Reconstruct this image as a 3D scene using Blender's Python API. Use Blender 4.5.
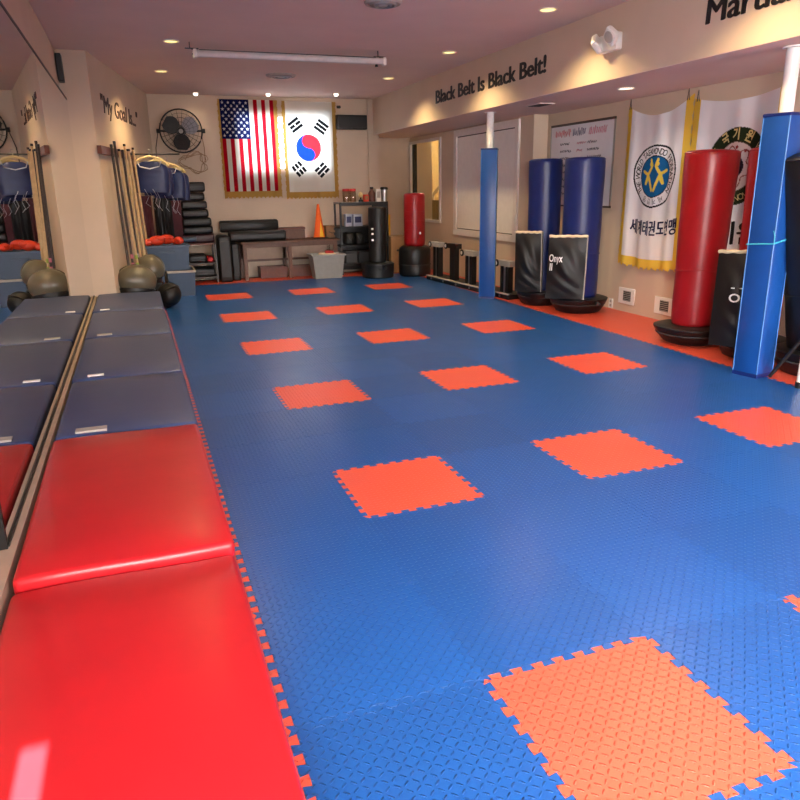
import bpy, bmesh, math, random
from mathutils import Vector, Matrix
random.seed(7)
for o in list(bpy.data.objects): bpy.data.objects.remove(o)
SC = bpy.context.scene
COL = SC.collection
PI = math.pi

# ------------------------------------------------------------------ camera
YAW, PITCH, ROLL, FPX = 0.344624, 0.291193, -0.0172795, 709.75
CAM = Vector((-0.8655, -10.828, 1.476))
_f = Vector((math.sin(YAW)*math.cos(PITCH), math.cos(YAW)*math.cos(PITCH), -math.sin(PITCH)))
_r = Vector((math.cos(YAW), -math.sin(YAW), 0)); _u = _r.cross(_f)
RT = math.cos(ROLL)*_r + math.sin(ROLL)*_u
UP = -math.sin(ROLL)*_r + math.cos(ROLL)*_u
cd = bpy.data.cameras.new('camera'); cd.sensor_width = 36; cd.lens = 36*FPX/800
cam = bpy.data.objects.new('camera', cd); COL.objects.link(cam)
cam.matrix_world = Matrix(((RT.x, UP.x, -_f.x, CAM.x), (RT.y, UP.y, -_f.y, CAM.y), (RT.z, UP.z, -_f.z, CAM.z), (0, 0, 0, 1)))
SC.camera = cam

def ray(px, py): return RT*((px-400)/FPX) - UP*((py-400)/FPX) + _f
def PZ(px, py, z=0.0): d = ray(px, py); return CAM + d*((z-CAM.z)/d.z)
def PX(px, py, x): d = ray(px, py); return CAM + d*((x-CAM.x)/d.x)
def PY(px, py, y): d = ray(px, py); return CAM + d*((y-CAM.y)/d.y)

# ------------------------------------------------------------------ world, sun, daylight, exposure
w = bpy.data.worlds.new('World'); SC.world = w; w.use_nodes = True
bg = w.node_tree.nodes['Background']; bg.inputs[0].default_value = (0.86, 0.93, 1.0, 1); bg.inputs[1].default_value = 11.0
SC.view_settings.view_transform = 'Standard'; SC.view_settings.look = 'None'
SC.view_settings.gamma = 1; SC.view_settings.use_curve_mapping = False
SC.view_settings.exposure = 0.12

def area(name, loc, rot, sx, sy, power, col):
    l = bpy.data.lights.new(name, 'AREA'); l.shape = 'RECTANGLE'; l.size = sx; l.size_y = sy; l.energy = power; l.color = col
    o = bpy.data.objects.new(name, l); COL.objects.link(o); o.location = loc; o.rotation_euler = rot
    return o
# daylight coming in through the windows behind the camera: one in the left wall, storefront glass in the rear wall (b); a and c are added fill
lw = area('daylight_window_left', (-1.40, -12.0, 1.55), (0, 0, 0), 2.1, 1.5, 430, (1.0, 0.97, 0.94))
lw.rotation_euler = Vector((0.80, 0.42, -0.43)).to_track_quat('-Z', 'Z').to_euler(); lw.data.spread = math.radians(130)
TILT = math.radians(38)
area('rear_fill_a', (2.0, -13.25, 1.45), (-PI/2+TILT, 0, PI), 3.4, 2.0, 300, (1.0, 0.96, 0.92)).data.spread = math.radians(95)  # added weak fill from the rear, not a window of its own
area('daylight_window_b', (-0.95, -13.25, 1.30), (-PI/2+TILT, 0, PI), 0.7, 2.0, 90, (1.0, 0.96, 0.92)).data.spread = math.radians(95)
area('right_fill_c', (3.95, -13.25, 1.25), (-PI/2+math.radians(6), 0, PI), 0.9, 1.7, 40, (1.0, 0.97, 0.94)).data.spread = math.radians(70)  # added fill lamp that brightens the right wall, flags and bags
sl = bpy.data.lights.new('sun', 'SUN'); sl.energy = 140; sl.angle = math.radians(0.25); sl.color = (1, 0.95, 0.86)
sun = bpy.data.objects.new('sun', sl); COL.objects.link(sun)
SUN_DIR = Vector((0.0, 1.0, -0.48)).normalized()
sun.rotation_euler = SUN_DIR.to_track_quat('-Z', 'Y').to_euler()

# ------------------------------------------------------------------ materials
def lin(c):
    def f(v):
        v /= 255.0
        return v/12.92 if v <= 0.04045 else ((v+0.055)/1.055)**2.4
    return (f(c[0]), f(c[1]), f(c[2]), 1)
MATS = {}
def mat(name, rgb, rough=0.5, metal=0.0, noise=0.08, nscale=14.0, bump=0.0, bscale=120.0, spec=0.5, coat=0.0, emit=None, estr=0.0):
    if name in MATS: return MATS[name]
    m = bpy.data.materials.new(name); m.use_nodes = True; nt = m.node_tree; N = nt.nodes; L = nt.links
    b = N['Principled BSDF']
    c = lin(rgb)
    tc = N.new('ShaderNodeTexCoord')
    nz = N.new('ShaderNodeTexNoise'); nz.inputs['Scale'].default_value = nscale; nz.inputs['Detail'].default_value = 4
    L.new(tc.outputs['Object'], nz.inputs['Vector'])
    mr = N.new('ShaderNodeMapRange'); mr.inputs['From Min'].default_value = 0.3; mr.inputs['From Max'].default_value = 0.7
    mr.inputs['To Min'].default_value = 1-noise; mr.inputs['To Max'].default_value = 1+noise
    L.new(nz.outputs['Fac'], mr.inputs['Value'])
    vm = N.new('ShaderNodeVectorMath'); vm.operation = 'SCALE'; vm.inputs[0].default_value = c[:3]
    L.new(mr.outputs['Result'], vm.inputs['Scale']); L.new(vm.outputs['Vector'], b.inputs['Base Color'])
    b.inputs['Roughness'].default_value = rough; b.inputs['Metallic'].default_value = metal
    b.inputs['Specular IOR Level'].default_value = spec
    b.inputs['Coat Weight'].default_value = coat
    if bump:
        n2 = N.new('ShaderNodeTexNoise'); n2.inputs['Scale'].default_value = bscale; n2.inputs['Detail'].default_value = 3
        L.new(tc.outputs['Object'], n2.inputs['Vector'])
        bp = N.new('ShaderNodeBump'); bp.inputs['Strength'].default_value = bump; bp.inputs['Distance'].default_value = 0.004
        L.new(n2.outputs['Fac'], bp.inputs['Height']); L.new(bp.outputs['Normal'], b.inputs['Normal'])
    if emit:
        b.inputs['Emission Color'].default_value = lin(emit); b.inputs['Emission Strength'].default_value = estr
    MATS[name] = m
    return m

def tread_mat(name, rgb, rough, var=0.10):
    """foam tile: raised dashes at plus and minus 45 degrees in a checker, light random tone per tile"""
    m = bpy.data.materials.new(name); m.use_nodes = True; nt = m.node_tree; N = nt.nodes; L = nt.links
    b = N['Principled BSDF']; b.inputs['Roughness'].default_value = rough
    def mth(op, a, bb=None, cc=None):
        n = N.new('ShaderNodeMath'); n.operation = op
        for i, v in enumerate((a, bb, cc)):
            if v is None: continue
            if isinstance(v, (int, float)): n.inputs[i].default_value = v
            else: L.new(v, n.inputs[i])
        return n.outputs[0]
    tc = N.new('ShaderNodeTexCoord'); sp = N.new('ShaderNodeSeparateXYZ'); L.new(tc.outputs['Object'], sp.inputs[0])
    cell = 0.61/24
    x = mth('DIVIDE', sp.outputs['X'], cell); y = mth('DIVIDE', sp.outputs['Y'], cell)
    fx = mth('FLOOR', x); fy = mth('FLOOR', y)
    par = mth('MODULO', mth('ADD', mth('ADD', fx, fy), 200.0), 2.0)
    sgn = mth('SUBTRACT', mth('MULTIPLY', par, 2.0), 1.0)
    lx = mth('SUBTRACT', mth('SUBTRACT', x, fx), 0.5); ly = mth('SUBTRACT', mth('SUBTRACT', y, fy), 0.5)
    lx = mth('MULTIPLY', lx, sgn)
    a = mth('MULTIPLY', mth('ADD', lx, ly), 0.7071); c = mth('MULTIPLY', mth('SUBTRACT', lx, ly), 0.7071)
    e = mth('ADD', mth('POWER', mth('ABSOLUTE', mth('DIVIDE', a, 0.42)), 2.0), mth('POWER', mth('ABSOLUTE', mth('DIVIDE', c, 0.13)), 2.0))
    h = mth('MAXIMUM', mth('SUBTRACT', 1.0, e), 0.0)
    h = mth('POWER', h, 0.5)
    bp = N.new('ShaderNodeBump'); bp.inputs['Strength'].default_value = 1.0; bp.inputs['Distance'].default_value = 0.007
    L.new(h, bp.inputs['Height']); L.new(bp.outputs['Normal'], b.inputs['Normal'])
    oi = N.new('ShaderNodeObjectInfo')
    v = N.new('ShaderNodeMapRange'); v.inputs['To Min'].default_value = 1-var; v.inputs['To Max'].default_value = 1+var
    L.new(oi.outputs['Random'], v.inputs['Value'])
    nz = N.new('ShaderNodeTexNoise'); nz.inputs['Scale'].default_value = 5; nz.inputs['Detail'].default_value = 5
    L.new(tc.outputs['Object'], nz.inputs['Vector'])
    v2 = mth('MULTIPLY', v.outputs[0], mth('ADD', 0.94, mth('MULTIPLY', nz.outputs['Fac'], 0.12)))
    vm = N.new('ShaderNodeVectorMath'); vm.operation = 'SCALE'; vm.inputs[0].default_value = lin(rgb)[:3]
    L.new(v2, vm.inputs['Scale']); L.new(vm.outputs[0], b.inputs['Base Color'])
    L.new(mth('ADD', rough-0.05, mth('MULTIPLY', nz.outputs['Fac'], 0.1)), b.inputs['Roughness'])
    MATS[name] = m
    return m

def cloth_mat(name, attr=True, rgb=(255, 255, 255), trans=0.45):
    m = bpy.data.materials.new(name); m.use_nodes = True; nt = m.node_tree; N = nt.nodes; L = nt.links
    N.remove(N['Principled BSDF']); out = N['Material Output']
    d = N.new('ShaderNodeBsdfDiffuse'); t = N.new('ShaderNodeBsdfTranslucent'); mx = N.new('ShaderNodeMixShader'); mx.inputs[0].default_value = trans
    if attr:
        a = N.new('ShaderNodeVertexColor'); a.layer_name = 'print'; src = a.outputs['Color']
    else:
        a = N.new('ShaderNodeRGB'); a.outputs[0].default_value = lin(rgb); src = a.outputs[0]
    tc = N.new('ShaderNodeTexCoord'); wv = N.new('ShaderNodeTexNoise'); wv.inputs['Scale'].default_value = 300
    L.new(tc.outputs['Object'], wv.inputs['Vector'])
    bp = N.new('ShaderNodeBump'); bp.inputs['Strength'].default_value = 0.15; bp.inputs['Distance'].default_value = 0.001
    L.new(wv.outputs['Fac'], bp.inputs['Height']); L.new(bp.outputs[0], d.inputs['Normal'])
    L.new(src, d.inputs['Color']); L.new(src, t.inputs['Color'])
    L.new(d.outputs[0], mx.inputs[1]); L.new(t.outputs[0], mx.inputs[2]); L.new(mx.outputs[0], out.inputs['Surface'])
    MATS[name] = m
    return m

def glass_mat(name, tint=(235, 242, 245), refl=0.08):
    m = bpy.data.materials.new(name); m.use_nodes = True; nt = m.node_tree; N = nt.nodes; L = nt.links
    N.remove(N['Principled BSDF']); out = N['Material Output']
    t = N.new('ShaderNodeBsdfTransparent'); t.inputs[0].default_value = lin(tint)
    g = N.new('ShaderNodeBsdfGlossy'); g.inputs['Roughness'].default_value = 0.02
    mx = N.new('ShaderNodeMixShader'); mx.inputs[0].default_value = refl
    L.new(t.outputs[0], mx.inputs[1]); L.new(g.outputs[0], mx.inputs[2]); L.new(mx.outputs[0], out.inputs['Surface'])
    MATS[name] = m
    return m

M_wall = mat('painted_wall', (206, 186, 164), 0.75, noise=0.035, nscale=2.5, bump=0.08, bscale=180)
M_ceil = mat('painted_ceiling', (222, 200, 188), 0.85, noise=0.03, nscale=2.0, bump=0.1, bscale=140)
M_white = mat('white_paint', (232, 228, 222), 0.5, noise=0.03)
M_trim = mat('white_trim', (226, 218, 212), 0.45, noise=0.03)
M_black = mat('black_vinyl', (11, 11, 12), 0.48, noise=0.15, bump=0.12, bscale=60)
M_blackp = mat('black_plastic', (14, 14, 15), 0.45, noise=0.12, bump=0.05, bscale=200)
M_dgrey = mat('dark_grey_rubber', (48, 50, 52), 0.55, noise=0.1)
M_redbag = mat('red_vinyl', (152, 18, 25), 0.33, noise=0.10, nscale=6, bump=0.12, bscale=40)
M_bluebag = mat('blue_vinyl_bag', (18, 36, 100), 0.36, noise=0.12, nscale=6, bump=0.12, bscale=40)
M_pad = mat('blue_pole_pad', (18, 70, 142), 0.35, noise=0.07, nscale=8, bump=0.10, bscale=30)
M_redmat = mat('red_mat_vinyl', (196, 30, 38), 0.34, noise=0.06, nscale=4, bump=0.14, bscale=9)
M_bluemat = mat('blue_mat_vinyl', (52, 68, 112), 0.42, noise=0.05, nscale=5, bump=0.10, bscale=12)
M_btile = tread_mat('blue_foam', (26, 85, 158), 0.31)
M_otile = tread_mat('orange_foam', (230, 88, 64), 0.38, 0.05)
M_sub = mat('concrete_subfloor', (90, 86, 82), 0.8)
M_wood = mat('brown_wood', (92, 56, 36), 0.5, noise=0.2, nscale=20)
M_wood2 = mat('light_wood', (202, 172, 128), 0.5, noise=0.12, nscale=18)
M_wood3 = mat('red_brown_wood', (98, 50, 36), 0.5, noise=0.2, nscale=14)
M_dwood = mat('dark_stained_wood', (52, 40, 32), 0.45, noise=0.15)
M_card = mat('cardboard', (158, 118, 78), 0.8, noise=0.06)
M_chrome = mat('brushed_metal', (170, 168, 165), 0.32, metal=0.9, noise=0.05)
M_grey = mat('grey_plastic', (140, 138, 135), 0.45, noise=0.05)
M_lgrey = mat('light_grey_foam', (176, 170, 162), 0.6, noise=0.06)
M_bin = mat('slate_blue_plastic', (58, 78, 104), 0.42, noise=0.06)
M_vest = mat('navy_vest_vinyl', (20, 36, 84), 0.42, noise=0.12, bump=0.15, bscale=30)
M_cream = mat('cream_plastic', (226, 205, 150), 0.45, noise=0.05)
M_lace = mat('white_lace', (220, 220, 225), 0.7)
M_orange = mat('cone_orange', (236, 98, 24), 0.5, noise=0.05)
M_yellow = mat('cone_yellow', (240, 190, 40), 0.5)
M_glove = mat('orange_red_vinyl', (226, 66, 38), 0.4, noise=0.08)
M_olive = mat('olive_padding', (98, 92, 76), 0.34, noise=0.1, bump=0.08, bscale=20)
M_maroon = mat('maroon_cloth', (84, 34, 40), 0.75, noise=0.15, bump=0.2, bscale=50)
M_letter = mat('black_vinyl_lettering', (18, 16, 18), 0.5, noise=0.02)
M_lblack = mat('faded_brown_lettering', (64, 42, 40), 0.6, noise=0.02)
M_wlet = mat('white_print', (235, 235, 235), 0.5, noise=0.02)
M_navy = mat('navy_print', (28, 36, 84), 0.6, noise=0.02)
M_gold = mat('gold_fringe', (208, 160, 58), 0.6, noise=0.12, nscale=60)
M_gold2 = mat('yellow_fringe', (236, 196, 74), 0.6, noise=0.10, nscale=60)
M_can = mat('lamp_trim', (236, 228, 214), 0.4, noise=0.02)
M_lens = mat('lit_lamp_lens', (255, 236, 190), 0.4, noise=0.0, emit=(255, 236, 140), estr=1.5)
M_lensw = mat('lit_soffit_lens', (255, 246, 230), 0.4, noise=0.0, emit=(255, 244, 226), estr=3.0)
M_tan = mat('tan_foam_edge', (222, 204, 172), 0.7, noise=0.08)
M_teal = mat('teal_cord', (70, 178, 200), 0.5)
M_board = mat('whiteboard_white', (214, 212, 216), 0.3, noise=0.02)
M_red = mat('red_plastic', (186, 40, 40), 0.4)
M_clear = glass_mat('clear_jar', (215, 205, 195), 0.12)
M_glass = glass_mat('window_glass', (240, 244, 246), 0.06)
M_stair = mat('stairwell_wall', (226, 200, 150), 0.8, noise=0.03)
mm = bpy.data.materials.new('mirror_silver'); mm.use_nodes = True
_b = mm.node_tree.nodes['Principled BSDF']; _b.inputs['Metallic'].default_value = 1; _b.inputs['Roughness'].default_value = 0.01
_b.inputs['Base Color'].default_value = (0.74, 0.74, 0.75, 1); MATS['mirror'] = mm
M_flag = cloth_mat('flag_print_cloth', True, trans=0.5)
M_flag2 = cloth_mat('wall_flag_print_cloth', True, trans=0.2)
M_fr_t = cloth_mat('gold_fringe_cloth', False, (190, 150, 80), 0.35)
M_fr_t2 = cloth_mat('yellow_fringe_cloth', False, (238, 200, 80), 0.2)

# ------------------------------------------------------------------ mesh helpers
def root_xf(p):
    while p.parent: p = p.parent
    return Matrix.Translation(p.location) @ p.rotation_euler.to_matrix().to_4x4()

class MB:
    def __init__(s): s.v = []; s.f = []; s.sm = []
    def add(s, vs, fs, smooth=False):
        o = len(s.v); s.v += [Vector(v) for v in vs]
        for f in fs: s.f.append([i+o for i in f]); s.sm.append(smooth)
        return s
    def box(s, x0, x1, y0, y1, z0, z1, xf=None):
        vs = [Vector(p) for p in ((x0,y0,z0),(x1,y0,z0),(x1,y1,z0),(x0,y1,z0),(x0,y0,z1),(x1,y0,z1),(x1,y1,z1),(x0,y1,z1))]
        if xf: vs = [xf @ v for v in vs]
        return s.add(vs, [(0,3,2,1),(4,5,6,7),(0,1,5,4),(1,2,6,5),(2,3,7,6),(3,0,4,7)])
    def rbox(s, x0, x1, y0, y1, z0, z1, r=0.02, seg=2, xf=None, smooth=True, fn=None, cuts=0):
        bm = bmesh.new(); bmesh.ops.create_cube(bm, size=1)
        for v in bm.verts: v.co = Vector(((x0+x1)/2+v.co.x*(x1-x0), (y0+y1)/2+v.co.y*(y1-y0), (z0+z1)/2+v.co.z*(z1-z0)))
        bmesh.ops.bevel(bm, geom=list(bm.edges), offset=r, segments=seg, profile=0.5, affect='EDGES')
        if cuts: bmesh.ops.subdivide_edges(bm, edges=[e for e in bm.edges if e.calc_length() > 2.2*r], cuts=cuts, use_grid_fill=True)
        s.bm(bm, xf, smooth, fn); return s
    def bm(s, bm, xf=None, smooth=False, fn=None):
        bm.verts.ensure_lookup_table(); bm.verts.index_update()
        vs = [v.co.copy() for v in bm.verts]
        if fn: vs = [Vector(fn(v)) for v in vs]
        if xf: vs = [xf @ v for v in vs]
        s.add(vs, [[v.index for v in f.verts] for f in bm.faces], smooth); bm.free()
    def cyl(s, p0, p1, r0, r1=None, n=16, caps=True, smooth=True):
        r1 = r0 if r1 is None else r1
        p0, p1 = Vector(p0), Vector(p1); a = (p1-p0).normalized()
        t = Vector((0,0,1)) if abs(a.z) < 0.9 else Vector((1,0,0)); e1 = a.cross(t).normalized(); e2 = a.cross(e1)
        vs = []
        for p, r in ((p0, r0), (p1, r1)):
            for k in range(n):
                an = 2*PI*k/n; vs.append(p + e1*r*math.cos(an) + e2*r*math.sin(an))
        s.add(vs, [(k, (k+1) % n, n+(k+1) % n, n+k) for k in range(n)], smooth)
        if caps: s.add(vs[:n], [list(range(n))[::-1]]); s.add(vs[n:], [list(range(n))])
        return s
    def tube(s, pts, r, n=6, closed=False):
        pts = [Vector(p) for p in pts]; m = len(pts); vs = []
        for i, p in enumerate(pts):
            a = (pts[(i+1) % m]-pts[i-1]) if closed else (pts[min(i+1, m-1)]-pts[max(i-1, 0)])
            a = a.normalized() if a.length > 1e-9 else Vector((0,0,1))
            t = Vector((0,0,1)) if abs(a.z) < 0.9 else Vector((1,0,0)); e1 = a.cross(t).normalized(); e2 = a.cross(e1)
            for k in range(n): vs.append(p + e1*r*math.cos(2*PI*k/n) + e2*r*math.sin(2*PI*k/n))
        fs = []
        for i in range(m if closed else m-1):
            j = (i+1) % m
            for k in range(n): fs.append((i*n+k, i*n+(k+1) % n, j*n+(k+1) % n, j*n+k))
        if not closed: fs += [list(range(n))[::-1], [(m-1)*n+k for k in range(n)]]
        return s.add(vs, fs, True)
    def lathe(s, prof, n=32, c=(0,0,0), xf=None, sx=1.0, sy=1.0, smooth=True, pw=2.0):
        c = Vector(c); vs = []; m = len(prof)
        for r, z in prof:
            for k in range(n):
                a = 2*PI*k/n; ca, sa = math.cos(a), math.sin(a)
                q = 1.0 if pw == 2.0 else 1/((abs(ca)**pw+abs(sa)**pw)**(1/pw))
                vs.append(Vector((r*ca*q*sx, r*sa*q*sy, z)) + c)
        if xf: vs = [xf @ v for v in vs]
        fs = [(i*n+k, i*n+(k+1) % n, (i+1)*n+(k+1) % n, (i+1)*n+k) for i in range(m-1) for k in range(n)]
        s.add(vs, fs, smooth)
        if prof[0][0] > 1e-6: s.add(vs[:n], [list(range(n))[::-1]])
        if prof[-1][0] > 1e-6: s.add(vs[-n:], [list(range(n))])
        return s
    def prism(s, poly, z0, z1):
        n = len(poly); vs = [Vector((x, y, z0)) for x, y in poly] + [Vector((x, y, z1)) for x, y in poly]
        return s.add(vs, [list(range(n))[::-1], list(range(n, 2*n))] + [(k, (k+1) % n, n+(k+1) % n, n+k) for k in range(n)])
    def ell(s, c, rx, ry, rz, nu=16, nv=10, xf=None):
        prof = [(math.sin(PI*i/nv), -math.cos(PI*i/nv)) for i in range(nv+1)]
        vs = []
        for r, z in prof:
            for k in range(nu): a = 2*PI*k/nu; vs.append(Vector((c[0]+rx*r*math.cos(a), c[1]+ry*r*math.sin(a), c[2]+rz*z)))
        if xf: vs = [xf @ v for v in vs]
        return s.add(vs, [(i*nu+k, i*nu+(k+1) % nu, (i+1)*nu+(k+1) % nu, (i+1)*nu+k) for i in range(nv) for k in range(nu)], True)
    def build(s, name, m, parent=None, world=True):
        me = bpy.data.meshes.new(name)
        vs = s.v
        if parent and world:
            inv = root_xf(parent).inverted(); vs = [inv @ v for v in vs]
        me.from_pydata([tuple(v) for v in vs], [], s.f); me.update()
        me.polygons.foreach_set('use_smooth', s.sm)
        if any(s.sm): me.set_sharp_from_angle(angle=math.radians(42))
        me.materials.append(m)
        o = bpy.data.objects.new(name, me); COL.objects.link(o)
        if parent: o.parent = parent
        return o

def tag(o, label=None, cat=None, group=None, kind=None):
    if label: o['label'] = label
    if cat: o['category'] = cat
    if group: o['group'] = group
    if kind: o['kind'] = kind
    return o
def thing(name, label, cat, loc=(0,0,0), rz=0, group=None):
    o = bpy.data.objects.new(name, None); COL.objects.link(o); o.empty_display_size = 0.05
    o.location = loc; o.rotation_euler = (0, 0, rz)
    return tag(o, label, cat, group)
def struct(o): o['kind'] = 'structure'; return o
def copy_tree(o, parent=None):
    c = o.copy(); COL.objects.link(c); c.parent = parent
    for ch in list(o.children): copy_tree(ch, c)
    return c
def text_verts(body, size, bold=0.0, sx=1.0, align='LEFT', extrude=0.0, shear=0.0):
    cu = bpy.data.curves.new('t', 'FONT'); cu.body = body; cu.size = size; cu.offset = bold; cu.align_x = align; cu.extrude = extrude; cu.resolution_u = 3; cu.shear = shear
    ob = bpy.data.objects.new('t', cu); COL.objects.link(ob)
    dg = bpy.context.evaluated_depsgraph_get(); me = bpy.data.meshes.new_from_object(ob.evaluated_get(dg))
    vs = [Vector((v.co.x*sx, v.co.y, v.co.z)) for v in me.vertices]; fs = [list(p.vertices) for p in me.polygons]
    bpy.data.objects.remove(ob); bpy.data.curves.remove(cu); bpy.data.meshes.remove(me)
    return vs, fs
def text_fit(body, width, height, bold=0.0, shear=0.0, heavy=0.0):
    """glyph outlines scaled so that the line is width long and its tallest letter height high"""
    vs, fs = text_verts(body, 1.0, bold, extrude=0.004, shear=shear)
    if heavy:
        n = len(vs); base = list(vs); bf = list(fs)
        for q, (dx, dy) in enumerate(((heavy, 0), (-heavy, 0), (heavy*0.5, heavy*0.5), (-heavy*0.5, -heavy*0.5))):
            vs = vs + [Vector((v.x+dx, v.y+dy, v.z+0.0004*(q+1))) for v in base]; fs = fs + [[i+n*(q+1) for i in f] for f in bf]
    x0 = min(v.x for v in vs); x1 = max(v.x for v in vs); y1 = max(v.y for v in vs)
    return [Vector(((v.x-x0)*width/(x1-x0), v.y*height/y1, v.z)) for v in vs], fs
def put_text(mb, vf, O, r, u, n):
    O, r, u, n = Vector(O), Vector(r), Vector(u), Vector(n)
    mb.add([O + r*v.x + u*v.y + n*v.z for v in vf[0]], vf[1]); return mb

# ------------------------------------------------------------------ the room
ZC, ZS = 2.98, 2.38          # ceiling and soffit heights
XM, XB, XN, XF = -1.47, 3.35, 4.55, 4.33   # mirror wall, beam face, near right wall, far right wall
YJ, YB, YS, YN, YR = -1.56, 2.12, -1.87, 2.84, -13.6
floor = struct(MB().box(-1.75, 4.85, YR-0.3, 3.2, -0.14, -0.02).build('floor', M_sub))

T = 0.61
def tile_outline(right_cut=None):
    n, d = 8, 0.0125
    def side():
        pts = [(0.0, 0.0)]
        for k in range(n):
            p = 1.0/n; b0 = k*p
            pts += [(b0+0.29*p, -d), (b0+0.22*p, d), (b0+0.78*p, d), (b0+0.71*p, -d)]
        return pts
    s = [(t*T, o) for t, o in side()]
    W = T if right_cut is None else right_cut
    bot = [(t, o) for t, o in s if t < W-0.03]; top = [(t, T+o) for t, o in s if t < W-0.03]
    left = [(o, t) for t, o in s]; right = [(T+o, t) for t, o in s] if right_cut is None else [(W, 0.0)]
    out = bot + right + ([(T, T)] if right_cut is None else [(W, T)]) + top[::-1][:-1] + [(0, T)] + left[::-1][:-1]
    return out
def tile_mesh(name, m, cut=None):
    ol = tile_outline(cut); n = len(ol); g = 0.0007
    cx = (T if cut is None else cut)/2; cy = T/2
    def shr(p, k): return (p[0]+(cx-p[0])*k, p[1]+(cy-p[1])*k)
    vs = [(x, y, -0.019) for x, y in ol] + [(x, y, -0.0012) for x, y in ol] + [shr(p, 0.003)+(0.0,) for p in ol]
    fs = [list(range(2*n, 3*n))]
    for a in (0, 1):
        for k in range(n): fs.append((a*n+k, a*n+(k+1) % n, (a+1)*n+(k+1) % n, (a+1)*n+k))
    me = bpy.data.meshes.new(name); me.from_pydata(vs, [], fs); me.update(); me.materials.append(m)
    return me
ME_B = tile_mesh('foam_tile_blue', M_btile); ME_O = tile_mesh('foam_tile_orange', M_otile)
ME_OC = tile_mesh('foam_tile_cut', M_otile, XN-7*T)
for j in range(-20, 4):
    for i in range(-2, 8):
        back = j >= 2
        orange = i in (-2, 6, 7) or back or (i in (0, 2, 4) and (j+1) % 3 == 0)
        if j == 3 and i < 6: continue
        if i == -2 and j > -3: continue
        if i == 7 and j > -4: continue
        if j == 2 and i < -1: continue
        me = ME_OC if i == 7 else (ME_O if orange else ME_B)
        o = bpy.data.objects.new('orange_foam_tile' if orange else 'blue_foam_tile', me); COL.objects.link(o)
        o.location = (i*T, j*T, 0); o.parent = floor

# left side
struct(MB().box(XM-0.15, XM, YR, YJ, -0.02, ZC).build('wall_left', M_wall))
TW0, TW1 = Vector((-1.16, YJ, 0)), Vector((-0.45, YB, 0))
wl2 = struct(MB().prism([(XM-0.15, YJ), (TW0.x, YJ), (TW1.x, YB), (TW1.x, YB+0.15), (XM-0.15, YB+0.15)], -0.02, ZC).build('wall_left_far', M_wall))
# back wall with a window opening behind the flags
WX0, WX1, WZ0, WZ1 = 0.95, 2.54, 1.775, 2.715
mb = MB()
mb.box(-0.45, WX0, YB, YB+0.15, -0.02, ZC).box(WX1, 3.42, YB, YB+0.15, -0.02, ZC)
mb.box(WX0, WX1, YB, YB+0.15, -0.02, WZ0).box(WX0, WX1, YB, YB+0.15, WZ1, ZC)
struct(mb.build('wall_back', M_wall))
struct(MB().box(3.25, 3.46, YB-0.03, YB, -0.02, ZC).build('trim_1', M_wall))
struct(MB().box(3.42, 4.8, YN, YN+0.15, -0.02, ZC).box(3.30, 3.42, YB+0.15, YN+0.15, -0.02, ZC).build('wall_back_niche', M_wall))
wn = struct(MB().box(WX0, WX0+0.05, YB+0.05, YB+0.12, WZ0, WZ1).box(WX1-0.05, WX1, YB+0.05, YB+0.12, WZ0, WZ1)
    .box(WX0, WX1, YB+0.05, YB+0.12, WZ0, WZ0+0.05).box(WX0, WX1, YB+0.05, YB+0.12, WZ1-0.05, WZ1).build('window_1', M_trim))
for a, b in ((WX0+0.05, 1.70), (1.70, WX1-0.05)):
    MB().box(a, b, YB+0.08, YB+0.086, WZ0+0.05, WZ1-0.05).build('pane', M_glass, wn)
# right side
struct(MB().box(XN, XN+0.15, YR, YS, -0.02, ZC).build('wall_right', M_wall))
y_w0, y_w1 = PX(441, 180, XF).y, min(PX(409, 180, XF).y, YN-0.02)
z_w1, z_w0 = PX(441, 138, XF).z, PX(441, 222, XF).z
mb = MB().box(XF, XN+0.15, YS, YS+0.12, -0.02, ZC)
mb.box(XF, XF+0.14, YS+0.12, y_w0, -0.02, ZC).box(XF, XF+0.14, y_w1, YN, -0.02, ZC)
mb.box(XF, XF+0.14, y_w0, y_w1, -0.02, z_w0).box(XF, XF+0.14, y_w0, y_w1, z_w1, ZC)
struct(mb.build('wall_right_far', M_wall))
def frame_x(mb, x, y0, y1, z0, z1, wd, dp):
    mb.box(x-dp, x+0.01, y0-wd, y0, z0-wd, z1+wd).box(x-dp, x+0.01, y1, y1+wd, z0-wd, z1+wd)
    mb.box(x-dp, x+0.01, y0, y1, z1, z1+wd).box(x-dp, x+0.01, y0, y1, z0-wd, z0); return mb
w2 = struct(frame_x(MB(), XF, y_w0+0.03, y_w1-0.08, z_w0+0.03, z_w1-0.03, 0.05, 0.03).build('window_2', M_trim))
MB().box(XF+0.06, XF+0.066, y_w0, y_w1, z_w0, z_w1).build('pane', M_glass, w2)
MB().box(XF+0.03, XF+0.10, y_w1-0.11, y_w1-0.05, z_w0, z_w1).build('dark_jamb', M_blackp, w2)
# white boarded opening with casing
pa, pb = PX(455, 135, XF), PX(518, 240, XF)
py0, py1, pz0, pz1 = pb.y, pa.y, 0.68, PX(455, 131, XF).z
d1 = struct(frame_x(MB(), XF, py0+0.12, py1-0.12, pz0+0.10, pz1-0.10, 0.10, 0.035).build('window_3', M_trim))
MB().box(XF-0.012, XF+0.01, py0+0.135, py1-0.135, pz0+0.115, pz1-0.115).build('panel', M_white, d1)
MB().box(XF-0.004, XF+0.012, py0+0.12, py1-0.12, pz0+0.10, pz1-0.10).build('shadow_gap', M_blackp, d1)
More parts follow.
